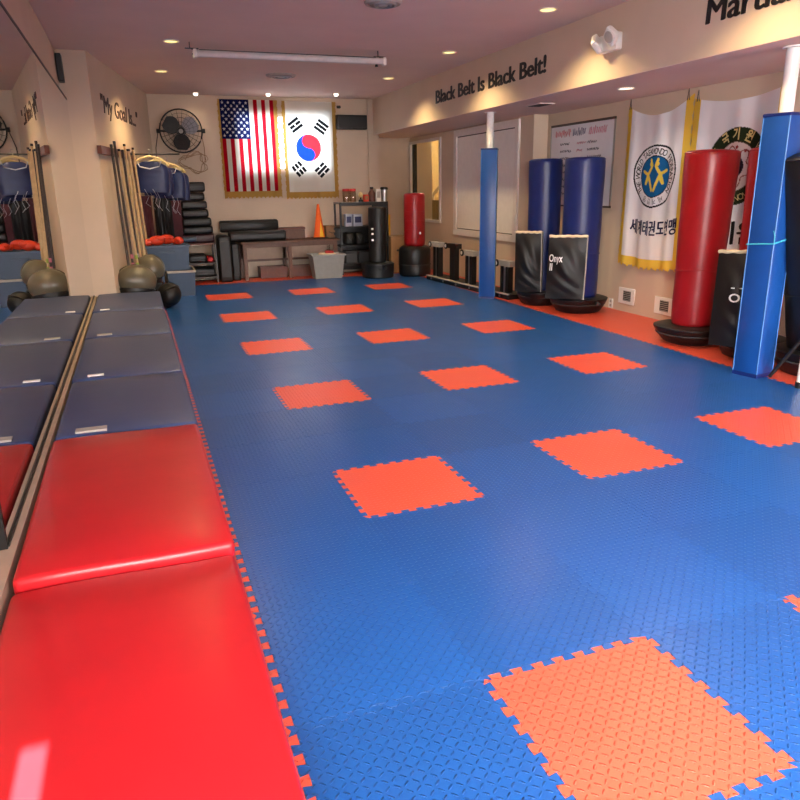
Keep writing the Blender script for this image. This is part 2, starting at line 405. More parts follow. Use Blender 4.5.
# ceiling, soffit
struct(MB().box(XM-0.15, XB, YR, YB+0.15, ZC, ZC+0.12).build('ceiling', M_ceil))
sof = MB().box(XB, XN+0.15, YR, YN+0.15, ZS+0.004, ZC+0.12).build('ceiling_soffit', M_wall); struct(sof)
sofb = MB().box(XB+0.002, XN+0.14, YR, YN+0.14, ZS, ZS+0.004).build('soffit_underside', M_ceil, sof)
# rear wall with storefront windows behind the camera, one narrow gap lets the sun in
sp0 = PZ(47, 750, 0.275)
mb = MB()
def slit_at(p): k = (YR+0.075-p.y)/SUN_DIR.y; return p + SUN_DIR*k
q0 = slit_at(sp0)
sx0, sx1, sz1 = q0.x-0.055, q0.x+0.0, q0.z+0.045
sz0 = sz1-0.36
mb.box(XM-0.15, sx0, YR, YR+0.15, -0.02, ZC).box(sx1, XN+0.15, YR, YR+0.15, -0.02, ZC)
mb.box(sx0, sx1, YR, YR+0.15, -0.02, sz0).box(sx0, sx1, YR, YR+0.15, sz1, ZC)
struct(mb.build('wall_rear', M_wall))
lwf = struct(MB().box(XM, XM+0.03, -13.1, -13.04, 0.8, 2.35).box(XM, XM+0.03, -10.96, -10.9, 0.8, 2.35).box(XM, XM+0.03, -13.04, -10.96, 0.8, 0.86).box(XM, XM+0.03, -13.04, -10.96, 2.29, 2.35).build('window_5', M_trim))
MB().box(XM, XM+0.012, -13.04, -10.96, 0.86, 2.29).build('blind', M_white, lwf)
rw = struct(MB().box(0.35, 4.05, YR+0.15, YR+0.19, 0.40, 0.46).box(0.35, 4.05, YR+0.15, YR+0.19, 2.44, 2.50).box(0.35, 0.41, YR+0.15, YR+0.19, 0.4, 2.5)
    .box(3.99, 4.05, YR+0.15, YR+0.19, 0.4, 2.5).build('window_4', M_trim))
MB().box(0.41, 3.99, YR+0.152, YR+0.16, 0.46, 2.44).build('blind', M_white, rw)
# stairwell seen through the side window
st = MB().box(XF+1.6, XF+1.7, 0.2, 4.6, -0.02, 2.9).box(XF+0.14, XF+1.7, 4.5, 4.6, -0.02, 2.9).box(XF+0.14, XF+1.7, 0.2, 0.3, -0.02, 2.9)
st.box(XF+0.14, XF+1.7, 0.2, 4.6, -0.12, -0.02).box(XF+0.14, XF+1.7, 0.2, 4.6, 2.9, 3.0)
struct(st.build('wall_stairwell', M_stair))
struct(MB().box(XF+0.04, XF+0.14, YN+0.15, 4.6, -0.02, 2.9).build('wall_stairwell_side', M_stair))

# ------------------------------------------------------------------ lettering on the walls
a0, a1 = PX(436, 103, XB), PX(546, 77, XB)
vf = text_fit('Black Belt Is Black Belt!', a0.y-a1.y, 0.172, 0.004, heavy=0.022)
put_text(MB(), vf, (XB-0.003, a0.y, 2.603), (0, -1, 0), (0, 0, 0.985), (-1, 0, 0)).build('lettering', M_letter, sof)
b0 = PX(706, 24, XB)
vf = text_fit('Martial', 0.78, 0.165, 0.0, shear=0.03, heavy=0.022)
put_text(MB(), vf, (XB-0.003, b0.y, 2.612), (0, -1, 0), (0, 0, 1), (-1, 0, 0)).build('lettering', M_letter, sof)
td = (TW1-TW0).normalized(); tn = Vector((td.y, -td.x, 0))
def TWP(px, py):
    d = ray(px, py); return CAM + d*((TW0-CAM).dot(tn)/d.dot(tn))
c0, c1 = TWP(102, 112), TWP(140, 138)
vf = text_fit('"My Goal Is..."', (c1-c0).length*0.98, 0.21, 0.0, shear=0.2)
put_text(MB(), vf, c0+tn*0.003+Vector((0, 0, -0.0)), td, (0, 0, 1), tn).build('lettering', M_lblack, wl2)

# ------------------------------------------------------------------ ceiling fixtures
def spot(parent, loc, power, col, ang=2.35, r=0.05):
    l = bpy.data.lights.new('lamp_light', 'SPOT'); l.energy = power; l.color = col; l.spot_size = ang; l.spot_blend = 0.75; l.shadow_soft_size = r
    o = bpy.data.objects.new('lamp_light', l); COL.objects.link(o); o.parent = parent; o.location = loc
    return o
WARM = (1.0, 0.72, 0.36)
def downlight(x, y, z, label, r=0.085, lens=M_lens, power=95, col=WARM, group='recessed ceiling lights'):
    t = thing('recessed_light', label, 'ceiling light', (x, y, z), 0, group)
    MB().lathe([(r, 0), (r, -0.006), (r*0.86, -0.010), (r*0.80, -0.002), (r*0.80, 0)], 28).build('trim_ring', M_can, t, False)
    MB().lathe([(0.0001, -0.005), (r*0.5, -0.0045), (r*0.80, -0.002)], 28).build('lens', lens, t, False)
    spot(t, (0, 0, -0.03), power, col)
    return t
downlight(-0.29, -2.33, ZC, 'lit recessed ceiling light by the left end of the projector screen case')
downlight(-0.31, -0.28, ZC, 'lit recessed ceiling light beside the slanted lettered wall')
downlight(2.80, -0.36, ZC, 'lit recessed ceiling light beside the beam, nearest the back wall')
downlight(2.82, -2.47, ZC, 'lit recessed ceiling light above the start of the beam lettering')
downlight(2.83, -4.63, ZC, 'lit recessed ceiling light beside the beam near the emergency lamp')
for y in (-6.75,):
    downlight(2.83, y, ZC, 'lit recessed ceiling light beside the beam over the near mat floor')
for y in (-4.5,):
    downlight(-0.29, y, ZC, 'lit recessed ceiling light over the mirror side mats')
for px, lb in ((195, 'above the wall fan'), (268, 'above the striped flag'), (336, 'above the flag with the red and blue disc')):
    p = PZ(px, 93.5, ZC)
    t = downlight(p.x, min(p.y, 1.85), ZC, 'small bright ceiling spotlight ' + lb, 0.05, M_lensw, 9, (1.0, 0.80, 0.54), 'small spotlights along the back wall')
    MB().lathe([(0.036, 0), (0.034, -0.03), (0.026, -0.042), (0.0001, -0.046)], 20).build('lamp_bulb', M_lensw, t, False)
p = PZ(626, 88, ZS)
downlight(p.x, p.y, ZS, 'lit recessed light in the lower soffit near the wall flags', 0.085, M_lensw, 22, (1.0, 0.9, 0.76), None)

def diffuser(x, y, z, r, label):
    t = thing('ceiling_diffuser', label, 'air vent', (x, y, z))
    MB().lathe([(r, 0), (r, -0.008), (r*0.9, -0.022), (r*0.86, -0.012)], 36).build('outer_ring', M_lgrey, t, False)
    for k, q in enumerate((0.68, 0.46)):
        MB().lathe([(r*q*1.1, -0.004), (r*q, -0.03), (r*q*0.86, -0.034), (r*q*0.92, -0.006)], 32).build('cone_ring', M_grey, t, False)
    MB().lathe([(r*0.86, -0.001), (0.0001, -0.001)], 32).build('duct_opening', M_blackp, t, False)
    MB().lathe([(r*0.26, -0.006), (r*0.24, -0.03), (0.0001, -0.034)], 24).build('centre_disc', M_lgrey, t, False)
p = PZ(281, 75, ZC); diffuser(p.x, p.y, ZC, 0.21, 'flat round ceiling vent between projector screen and back wall')
p = PZ(383, 2, ZC); diffuser(p.x, p.y, ZC, 0.16, 'round ceiling vent over the middle of the mat floor')
p = PZ(540, 104.5, ZS)
t = thing('soffit_grille', 'slim dark slotted air grille in the soffit above blue bags', 'air vent', (p.x, p.y, ZS))
MB().box(-0.10, 0.10, -0.16, 0.16, -0.008, 0).build('frame', M_ceil, t, False)
for k in range(4): MB().box(-0.075+k*0.04, -0.045+k*0.04, -0.14, 0.14, -0.012, -0.007).build('slat', M_dgrey, t, False)

# projector screen case hanging under the ceiling
e0, e1 = PZ(194, 51, 2.89), PZ(384, 62, 2.87)
t = thing('projector_screen', 'white roll-up projector screen case hung under the ceiling', 'projector screen', ((e0.x+e1.x)/2, (e0.y+e1.y)/2, 2.84))
yy = (e0.y+e1.y)/2
MB().rbox(e0.x, e1.x, yy-0.04, yy+0.04, 2.835, 2.905, 0.028, 3).build('case', mat('greyed_white', (196, 190, 190), 0.5), t)
for x, s in ((e0.x, -1), (e1.x, 1)):
    MB().rbox(x-0.012 if s < 0 else x-0.03, x+0.03 if s < 0 else x+0.012, yy-0.046, yy+0.046, 2.825, 2.912, 0.012, 2).build('end_cap', M_trim, t)
    xx = x + (-0.04 if s < 0 else -0.08)
    MB().tube([(xx, yy, 2.98), (xx, yy, 2.925), (xx+0.03, yy, 2.905), (xx+0.05, yy, 2.88), (xx+0.02, yy, 2.862)], 0.006).build('hook', M_dgrey, t)
    MB().box(xx-0.05, xx+0.09, yy-0.012, yy+0.012, 2.912, 2.922).build('bracket', M_dgrey, t)
MB().box(e0.x+0.05, e1.x-0.12, yy-0.043, yy-0.036, 2.900, 2.907).build('case_slot', M_dgrey, t)
MB().cyl((e1.x-0.10, yy, 2.835), (e1.x-0.10, yy, 2.812), 0.014, 0.02).build('pull_knob', M_blackp, t)

# emergency lamp on the beam
p = PX(613, 43, XB)
t = thing('emergency_light', 'white twin-head emergency light on the beam', 'emergency light', (XB, p.y, p.z))
MB().rbox(XB-0.07, XB, p.y-0.14, p.y+0.14, p.z-0.075, p.z+0.07, 0.012, 2).build('housing', M_white, t)
for q, aim in ((PX(597, 44, XB-0.11), Vector((-0.45, 0.75, -0.35))), (PX(611, 36, XB-0.13), Vector((-0.85, -0.1, -0.35)))):
    hd = q; aim = aim.normalized()
    MB().cyl((XB-0.05, max(p.y-0.1, min(p.y+0.13, hd.y)), hd.z), hd, 0.018).build('swivel', M_white, t)
    h = MB().rbox(-0.065, 0.065, -0.065, 0.065, -0.03, 0.03, 0.018, 2, Matrix.Translation(hd) @ aim.to_track_quat('Z', 'Y').to_matrix().to_4x4() @ Matrix.Rotation(0.78, 4, 'Z')).build('lamp_head', M_white, t)
    MB().cyl(hd+aim*0.03, hd+aim*0.036, 0.05, 0.045, 20).build('lens', M_lgrey, h)

# dark loudspeaker-like slab by the mirror's far top corner
sp = thing('wall_speaker', 'narrow black wall speaker at the mirror corner under the ceiling', 'speaker', (-1.40, YJ, 2.62))
MB().rbox(-1.465, -1.405, YJ-0.16, YJ-0.001, 2.64, 2.92, 0.01, 2).build('cabinet', M_blackp, sp)
MB().rbox(-1.458, -1.412, YJ-0.166, YJ-0.158, 2.65, 2.91, 0.003, 1).build('grille', M_dgrey, sp)

# ------------------------------------------------------------------ mirror along the left wall
my0 = PX(8, 547, XM+0.055).y
struct(MB().box(XM, -1.385, YR+0.2, YJ-0.002, 0.0, 0.279).build('trim_2', mat('ledge_paint', (176, 156, 136), 0.6)))
mir = thing('wall_mirror', 'long frameless wall mirror above the padded mats', 'mirror', (XM, (my0+YJ)/2, 0.18))
MB().box(XM, XM+0.055, my0, YJ-0.005, 0.29, 2.47).build('mirror_pane', mm, mir)
MB().box(XM, XM+0.061, my0, YJ-0.005, 0.280, 0.295).build('bottom_channel', M_blackp, mir)
MB().box(XM, XM+0.058, my0, YJ-0.005, 2.465, 2.485).build('top_channel', M_dwood, mir)
MB().box(XM, XM+0.058, my0-0.02, my0, 0.280, 2.485).build('edge_strip', M_blackp, mir)

# ------------------------------------------------------------------ padded mats in front of the mirror
HM = 0.30
def mat_y(px, py): return PZ(px, py, HM).y
def floor_mat(name, y0, y1, h, m, label, group, rz, lab=None, x0=-1.368, x1=-0.665):
    t = thing(name, label, 'mat', ((x0+x1)/2, (y0+y1)/2, 0.0), rz, group)
    nl = 4; lh = h/nl; W = x1-x0; Ln = y1-y0
    for k in range(nl):
        top = k == nl-1
        def fn(v, k=k, top=top):
            z = v.z
            if z > (k+0.5)*lh and top:
                ex = min(1, (W/2-abs(v.x))/0.16); ey = min(1, (Ln/2-abs(v.y))/0.2)
                z += 0.012*max(0, ex)*max(0, ey) + 0.003*math.sin(v.x*9+v.y*13)
            return (v.x, v.y, z)
        MB().rbox(-W/2, W/2, -Ln/2, Ln/2, k*lh, (k+1)*lh-0.002, 0.022, 3, None, True, fn, 5 if top else 0).build('mat_panel', m, t, False)
    if lab:
        lx, ly, lw, ll = lab
        lo = MB().box(-W/2+lx, -W/2+lx+lw, -Ln/2+ly, -Ln/2+ly+ll, h-0.002, h+0.010).build('care_label', M_lgrey if ll > 0.05 else M_wlet, t, False)
    return t
ys = [mat_y(236, 541), mat_y(198, 421), mat_y(182, 370), mat_y(171, 332), mat_y(163, 308)]
G1, G2 = 'red padded mats by the mirror', 'blue padded mats by the mirror'
floor_mat('padded_mat', ys[0]-1.42, ys[0]-0.012, 0.268, M_redmat, 'glossy red padded mat not touching any blue mat', G1, 0.0)
floor_mat('padded_mat', ys[0], ys[1]-0.012, 0.30, M_redmat, 'glossy red padded mat lying against a blue mat', G1, 0.006)
spec = [('blue padded mat touching the red mat, long printed label', (0.10, 0.03, 0.15, 0.06)),
        ('blue padded mat next but one to the red mats', (0.10, 0.04, 0.10, 0.035)),
        ('blue padded mat between the pair by the red mats and the end one', (0.10, 0.04, 0.12, 0.06)),
        ('blue padded mat ending at the wall corner beside round padded gear', (0.08, 0.05, 0.09, 0.04))]
ends = ys[1:] + [YJ-0.01]
for k in range(4):
    floor_mat('padded_mat', ends[k], ends[k+1]-0.014, 0.299+0.003*k, M_bluemat, spec[k][0], G2, random.uniform(-0.004, 0.004), spec[k][1], x0=-1.368-0.002*k)

# ------------------------------------------------------------------ posts with padding
def post(px, py, rz, label, cord=False):
    c = PZ(px, py, 0); c.z = 0
    t = thing('padded_post', label, 'post', c, rz, 'posts under the beam')
    MB().cyl((0, 0, 1.6), (0, 0, ZS-0.001), 0.048, n=24).build('steel_column', M_white, t, False)
    MB().cyl((0, 0, ZS-0.012), (0, 0, ZS-0.001), 0.075, n=24).build('top_flange', M_white, t, False)
    a = 0.105
    MB().rbox(-a, a, -a, a, 0.0, 1.93, 0.014, 2).build('pad_sleeve', M_pad, t, False)
    MB().rbox(-a-0.004, a+0.004, -a-0.004, a+0.004, 1.915, 1.94, 0.008, 2).build('top_rim', M_bluebag, t, False)
    for sx, sy in ((-1, -1), (1, -1), (-1, 1)):
        MB().cyl((sx*(a-0.003), sy*(a-0.003), 0.01), (sx*(a-0.003), sy*(a-0.003), 1.915), 0.0045, n=6).build('corner_piping', mat('pale_blue_piping', (74, 128, 190), 0.4), t, False)
    MB().box(-a-0.001, a+0.001, -a-0.001, a+0.001, 0.0, 0.03).build('base_hem', M_bluebag, t, False)
    return t
post(487, 297.5, -math.radians(31), 'blue padded post standing in front of the white boarded opening')
p2 = post(752, 374, math.radians(11), 'blue padded post with a teal cord tied around it')
c = p2.location; rzm = Matrix.Translation(c) @ Matrix.Rotation(math.radians(11), 4, 'Z')
zc = PX(775, 242, c.x).z
mb = MB(); q = 0.109
mb.tube([rzm @ Vector(v) for v in ((-q, -q, zc-0.005), (q, -q, zc+0.03), (q, q, zc+0.01), (-q, q, zc-0.02))], 0.006, 6, True)
mb.tube([rzm @ Vector(v) for v in ((-q, -q, zc), (-q-0.02, -q-0.01, zc+0.05), (-q-0.03, -q-0.0, zc+0.09))], 0.003, 5)
tag(mb.build('knotted_cord', M_teal), 'thin teal cord knotted round the nearer blue post', 'cord')

# ------------------------------------------------------------------ free-standing bags
def lean_xf(base, top):
    a = (Vector(top)-Vector(base)).normalized()
    return Matrix.Translation(base) @ Vector((0, 0, 1)).rotation_difference(a).to_matrix().to_4x4()
def boat_base(mb, c, r0, r1, h):
    mb.lathe([(r0*0.9, 0), (r0, 0.012), (r0+(r1-r0)*0.55, h*0.45), (r1*0.985, h*0.86), (r1, h*0.93), (r1, h), (r1*0.9, h+0.012), (r1*0.8, h+0.016), (r1*0.3, h+0.02)], 40, c, pw=2.4); return mb
def standing_bag(label, base, top, r, m, group=None, r0=0.24, r1=0.33, h=0.17, name='standing_bag', taper=0.06):
    t = thing(name, label, 'punching bag', (base[0], base[1], 0), 0, group)
    b = boat_base(MB(), (base[0], base[1], 0), r0, r1, h).build('base', M_blackp, t)
    MB().tube([(base[0]+(r1*0.97)*math.cos(a)*1.0, base[1]+(r1*0.97)*math.sin(a), h*0.62) for a in [2*PI*k/40 for k in range(40)]], 0.008, 6, True).build('base_rib', M_dgrey, b)
    MB().cyl((base[0]+0.05, base[1]-r1*0.98, h*0.75), (base[0]+0.05, base[1]-r1*1.06, h*0.72), 0.025, n=14).build('filler_cap', M_dgrey, b)
    B = Vector((base[0], base[1], h+0.005)); Tp = Vector(top); L = (Tp-B).length; xf = lean_xf(B, Tp)
    q = 1-taper
    prof = [(r*0.9*q, 0), (r*0.97*q, 0.012), (r*q, 0.04)] + [(r*(q+taper*k/9)*(1+0.012*math.sin(k*1.7)), 0.04+(L-0.09)*k/9) for k in range(1, 9)] + [(r, L-0.05), (r*0.985, L-0.02), (r*0.92, L-0.004), (r*0.6, L+0.004), (0.001, L+0.006)]
    bag = MB().lathe(prof, 40, xf=xf).build('bag', m, t)
    for z in (0.33*L,):
        MB().tube([xf @ Vector((r*(q+taper*0.33)*1.012*math.cos(2*PI*k/36), r*(q+taper*0.33)*1.012*math.sin(2*PI*k/36), z+0.012*math.sin(2*PI*k/36*2))) for k in range(36)], 0.005, 5, True).build('seam', m, bag)
    MB().tube([xf @ Vector((r*0.985*math.cos(2*PI*k/36), r*0.985*math.sin(2*PI*k/36), L-0.02)) for k in range(36)], 0.006, 5, True).build('top_piping', m, bag)
    return t
GB = 'tall vinyl standing bags along the right wall'
def on_floor(px, py): p = PZ(px, py, 0); return (p.x, p.y)
def bag_at(label, fx, fy, tx, ty, r, m, dx=0.0, xy=None, **k):
    """fx,fy: pixel where the near edge of the base meets the floor; tx,ty: pixel of the top centre"""
    if xy: b = Vector((xy[0], xy[1], 0))
    else:
        p = PZ(fx, fy, 0); d = Vector((p.x-CAM.x, p.y-CAM.y, 0)).normalized(); b = p + d*k.get('r0', 0.24)
    return standing_bag(label, (b.x, b.y), PY(tx, ty, b.y+dx), r, m, GB, **k)
bag_at('tall navy blue bag behind the narrower black shield', 541, 306, 546, 159, 0.205, M_bluebag, r0=0.25, r1=0.31)
bag_at('tall navy blue bag in front of the whiteboard, behind the creased black shield', 577, 314, 585.5, 157.5, 0.228, M_bluebag, r0=0.25, r1=0.33)
bag_at('tall glossy red bag in front of the flag with the blue disc', 690, 346.5, 713, 150.5, 0.235, M_redbag, r0=0.24, r1=0.335, h=0.16, taper=0.16)
bag_at('red bag half hidden by the post with the teal cord', 0, 0, 777, 147, 0.20, M_redbag, xy=(4.12, -6.14), r0=0.23, r1=0.275, h=0.16)
bag_at('tall black bag beyond the post with the teal cord', 0, 0, 818, 150, 0.25, M_black, xy=(4.12, -6.80), r0=0.25, r1=0.32, h=0.19)

# black kicking shields leaning on the bags
def shield(label, bl, br, tl, tr, thick, curve=0.0, group='black kicking shields by the bags', marks=None, zt=None):
    """four corners in metres of the front face (bottom left/right, top left/right)"""
    bl, br, tl, tr = map(Vector, (bl, br, tl, tr))
    c = (bl+br)/2; t = thing('kick_shield', label, 'kick shield', (c.x, c.y, 0), 0, group)
    n = (br-bl).cross(tl-bl).normalized()
    if n.dot(CAM-c) < 0: n = -n
    nu, nv = 22, 30; vs = []; fs = []
    def P(u, v, d):
        p = bl*(1-u)*(1-v)+br*u*(1-v)+tl*(1-u)*v+tr*u*v
        bul = 0.06*math.sin(PI*u)*math.sin(PI*v)*(1 if d > 0 else 0.3)
        cr = 0.011*math.sin(13*u+26*v+3*math.sin(5*v))*math.sin(PI*u)*math.sin(PI*v) if d > 0 else 0
        return p + n*(d + bul + cr + curve*(math.sin(PI*u)))
    for d in (thick, 0.0):
        for i in range(nv+1):
            for j in range(nu+1): vs.append(P(j/nu, i/nv, d))
    k = (nu+1)*(nv+1)
    for i in range(nv):
        for j in range(nu):
            a = i*(nu+1)+j; fs += [(a, a+1, a+nu+2, a+nu+1), (k+a, k+a+nu+1, k+a+nu+2, k+a+1)]
    for j in range(nu): fs.append((j, k+j, k+j+1, j+1))
    for i in range(nv): a = i*(nu+1); fs.append((a, a+nu+1, k+a+nu+1, k+a)); a += nu; fs.append((a, k+a, k+a+nu+1, a+nu+1))
    body = MB().add(vs, fs, True).build('cover', M_black, t)
    # tan top band, piping
    top = []
    for j in range(nu+1): top += [P(j/nu, 1, thick*0.9)+Vector((0, 0, 0.004)), P(j/nu, 1, thick*0.05)+Vector((0, 0, 0.004)), P(j/nu, 1, thick*0.05)+Vector((0, 0, -0.006)), P(j/nu, 1, thick*0.9)+Vector((0, 0, -0.006))]
    tf = []
    for j in range(nu):
        for q in range(4): tf.append((j*4+q, j*4+(q+1) % 4, (j+1)*4+(q+1) % 4, (j+1)*4+q))
    tf += [(0, 1, 2, 3), (nu*4+3, nu*4+2, nu*4+1, nu*4)]
    MB().add(top, tf).build('top_edge', M_tan, t)
    MB().tube([P(1, i/nv, thick) for i in range(nv+1)], 0.008, 6).build('edge_piping', M_lgrey, t)
    MB().tube([P(j/nu, 1, thick*0.95)+Vector((0, 0, 0.003*math.sin(j*1.3))) for j in range(nu+1)], 0.017, 8).build('top_welt', M_tan, t)
    if marks:
        for body_t, u0, v0, wd, ht in marks:
            vf = text_fit(body_t, wd, ht, 0.015)
            O = P(u0, v0, thick)
            mb = MB(); W = (br-bl).length; H = (tl-bl).length
            mb.add([P(u0+v.x/W, v0+v.y/H, thick) + n*(v.z+0.003) for v in vf[0]], vf[1])
            mb.build('lettering', M_wlet, t)
    return t
def shield_px(label, x0, x1, yt, yb, fx, fy, thick, lean=0.10, x0t=None, x1t=None, z0=0.14, rot=0.0, **k):
    """front bottom centre stands over floor pixel fx,fy; left/right from pixels at that depth"""
    b = PZ(fx, fy, 0)
    hd = Vector((b.x-CAM.x, b.y-CAM.y, 0)).normalized(); sd = Vector((hd.y, -hd.x, 0))
    sd = (sd*math.cos(rot) + hd*math.sin(rot)).normalized(); nn = Vector((-sd.y, sd.x, 0))
    def hit(px, py, off=0.0):
        d = ray(px, py); q = b + nn*off; return CAM + d*((q-CAM).dot(nn)/d.dot(nn))
    bl, br = hit(x0, yb), hit(x1, yb)
    tl, tr = hit(x0t if x0t else x0, yt, lean), hit(x1t if x1t else x1, yt, lean)
    bl.z = br.z = z0
    zt = (tl.z+tr.z)/2; tl.z = tr.z = zt
    return shield(label, bl, br, tl, tr, thick, **k)
shield_px('narrow black kick shield with pale top, against the farther blue bag', 516, 542, 232, 297, 534, 306, 0.10, lean=0.02, x0t=517.5, x1t=543.5, rot=-0.2, z0=0.19)
shield_px('creased black kick shield with white print, against the nearer blue bag', 546, 584, 236, 302, 572, 314, 0.12, lean=0.02, x0t=551, x1t=589, rot=-0.1, z0=0.19, marks=[('Onyx', 0.04, 0.60, 0.16, 0.085), ('II', 0.07, 0.46, 0.03, 0.08)])
shield_px('large black kick shield with white print beside the corded post', 709, 765, 253, 352, 733, 359, 0.12, x0t=721, x1t=777, rot=-0.1, z0=0.12, curve=0.06, marks=[('OHA', 0.30, 0.475, 0.26, 0.07), ('- - - -', 0.32, 0.60, 0.22, 0.02)])

# leaning folding stand at the right edge
b = PZ(797, 388, 0)
t = thing('folding_stand', 'white tube with black foot and black strut beside the corded post', 'stand', (b.x, b.y, 0))
MB().cyl((b.x+0.02, b.y, 0.03), (b.x+0.03, b.y, 0.42), 0.024, n=16).build('white_tube', M_white, t)
MB().cyl((b.x+0.02, b.y, 0.0), (b.x+0.02, b.y, 0.045), 0.03, n=16).build('rubber_foot', M_blackp, t)
g0 = PZ(769, 378, 0.0)
e_ = PX(806, 334, 3.76)
MB().tube([(g0.x, g0.y, 0.012), (g0.x*0.5+e_.x*0.5, g0.y*0.5+e_.y*0.5, e_.z*0.5), e_], 0.014, 8).build('strut', M_blackp, t)
MB().tube([(b.x+0.03, b.y, 0.40), (e_.x, e_.y, e_.z-0.01)], 0.014, 8).build('cross_bar', M_blackp, t)

# ------------------------------------------------------------------ flags
def flag(name, label, O, r, n, W, H, nu, nv, paint, m, fringe_m, sag=0.0, fold=0.012, nf=3.0, fr=(0.03, 0.03, 0.11), ph=0.0, group=None, gather=0.0):
    """hanging cloth; O top left corner, r along its top, n towards the room; paint(x, y) in metres from the top left"""
    O, r, n = Vector(O), Vector(r), Vector(n)
    t = thing(name, label, 'flag', O + r*W/2 - Vector((0, 0, H)), 0, group)
    def S(x, y, lift=0.0):
        u, v = x/W, y/H
        g = 1 - gather*math.sin(PI*min(1, max(0, v)))
        xx = W/2 + (x-W/2)*g
        dz = sag*4*u*(1-u)*(1-0.75*min(1, max(0, v)))
        q = 0.35+0.65*min(1, max(0, v))
        f = fold*q*(math.sin(2*PI*nf*u+ph+1.2*v) + 0.5*math.sin(2*PI*nf*1.7*u+ph*2-0.8*v)) + fold*1.6
        return O + r*xx - Vector((0, 0, y+dz)) + n*(f+lift)
    vs = []; cols = []
    for i in range(nv+1):
        for j in range(nu+1):
            x, y = W*j/nu, H*i/nv; vs.append(S(x, y)); cols.append(lin(paint(x, y)))
    fs = [(i*(nu+1)+j, i*(nu+1)+j+1, (i+1)*(nu+1)+j+1, (i+1)*(nu+1)+j) for i in range(nv) for j in range(nu)]
    o = MB().add(vs, fs, True).build('cloth', m, t)
    ca = o.data.color_attributes.new('print', 'FLOAT_COLOR', 'POINT')
    ca.data.foreach_set('color', [c for col in cols for c in col])
    l, rr, b = fr
    def strip(fn, k, nm):
        vs = []; fs = []
        for i in range(k+1):
            a, c = fn(i/k); vs += [a, c]
            if i: fs.append((2*i-2, 2*i-1, 2*i+1, 2*i))
        MB().add(vs, fs).build(nm, fringe_m, t)
    wob = lambda q: 0.006*math.sin(q*83)+0.004*math.sin(q*191)
    if l: strip(lambda q: (S(-l+wob(q), H*q), S(0.004, H*q, 0.001)), 80, 'side_fringe')
    if rr: strip(lambda q: (S(W-0.004, H*q, 0.001), S(W+rr+wob(q), H*q)), 80, 'side_fringe')
    if b: strip(lambda q: (S(-l+(W+l+rr)*q, H-0.004, 0.001), S(-l+(W+l+rr)*q, H+b+2*wob(q))), 160, 'bottom_fringe')
    return t, S
def star(dx, dy, R):
    a = math.atan2(dx, -dy) % (2*PI/5); a = min(a, 2*PI/5-a); d = math.hypot(dx, dy)
    # five-point star edge in polar form
    k = R*0.382; A = (R, 0.0); B = (k*math.cos(PI/5), k*math.sin(PI/5)); x, y = d*math.cos(a), d*math.sin(a)
    return (B[0]-A[0])*(y-A[1]) - (B[1]-A[1])*(x-A[0]) > 0
YF = YB-0.025
uTL, uTR = PY(218.5, 99, YF), PY(273, 101, YF); uBL = PY(224, 192, YF)
UW, UH = uTR.x-uTL.x, uTL.z-uBL.z
def us_paint(x, y):
    s = UW/13; cw, ch = 7*s, UH*0.42
    if x < cw and y < ch:
        # stripes hang upright, so the star rows run down the cloth
        for k in range(9):
            cx = cw*(k+1)/10; m = 6 if k % 2 == 0 else 5
            for q in range(m):
                cy = ch*(q*2+1+(0 if m == 6 else 1))/12
                if abs(x-cx) < 0.03 and abs(y-cy) < 0.03 and star(x-cx, y-cy, 0.029): return (238, 238, 240)
        return (22, 32, 84)
    return (186, 24, 40) if int(x/s) % 2 == 0 else (238, 234, 226)
flag('hanging_flag', 'red and white striped flag with white stars on navy, hung upright', (uTL.x, YF, uTL.z), (1, 0, 0), (0, -1, 0), UW, UH, 150, 220, us_paint, M_flag, M_fr_t, 0, 0.008, 3.2, (0.03, 0.06, 0.10), 0.4, 'flags on the walls')
kTL, kTR, kBL = PY(284, 101, YF), PY(331.5, 102, YF), PY(287, 192.5, YF)
KW, KH = kTR.x-kTL.x, kTL.z-kBL.z
kc = PY(308.5, 148, YF); KCX, KCY = kc.x-kTL.x, kTL.z-kc.z
kr = (PY(321, 148, YF).x-PY(296, 148, YF).x)/2
trig = []
for px, py, ang, bars in ((295, 125, 35, (1, 0, 1)), (321, 127, -35, (1, 1, 1)), (299, 169, -52, (0, 0, 0)), (322, 170, 42, (0, 1, 0))):
    q = PY(px, py, YF); trig.append((q.x-kTL.x, kTL.z-q.z, math.radians(ang), bars))
def kor_paint(x, y):
    dx, dy = x-KCX, KCY-y
    if dx*dx+dy*dy < kr*kr:
        red = dx > 0
        if math.hypot(dx, dy-kr/2) < kr/2: red = True
        if math.hypot(dx, dy+kr/2) < kr/2: red = False
        return (226, 44, 56) if red else (26, 62, 170)
    for tx, ty, a, bars in trig:
        ex, ey = x-tx, ty-y; u = ex*math.cos(a)+ey*math.sin(a); v = -ex*math.sin(a)+ey*math.cos(a)
        if abs(u) < 0.108:
            for k, vv in enumerate((0.066, 0.0, -0.066)):
                if abs(v-vv) < 0.025 and (bars[k] or abs(u) > 0.012): return (18, 18, 22)
    return (240, 236, 228)
flag('hanging_flag', 'white flag with red and blue disc and four black bar groups', (kTL.x, YF, kTL.z), (1, 0, 0), (0, -1, 0), KW, KH, 140, 220, kor_paint, M_flag, M_fr_t, 0, 0.009, 2.6, (0.055, 0.06, 0.10), 1.7, 'flags on the walls')

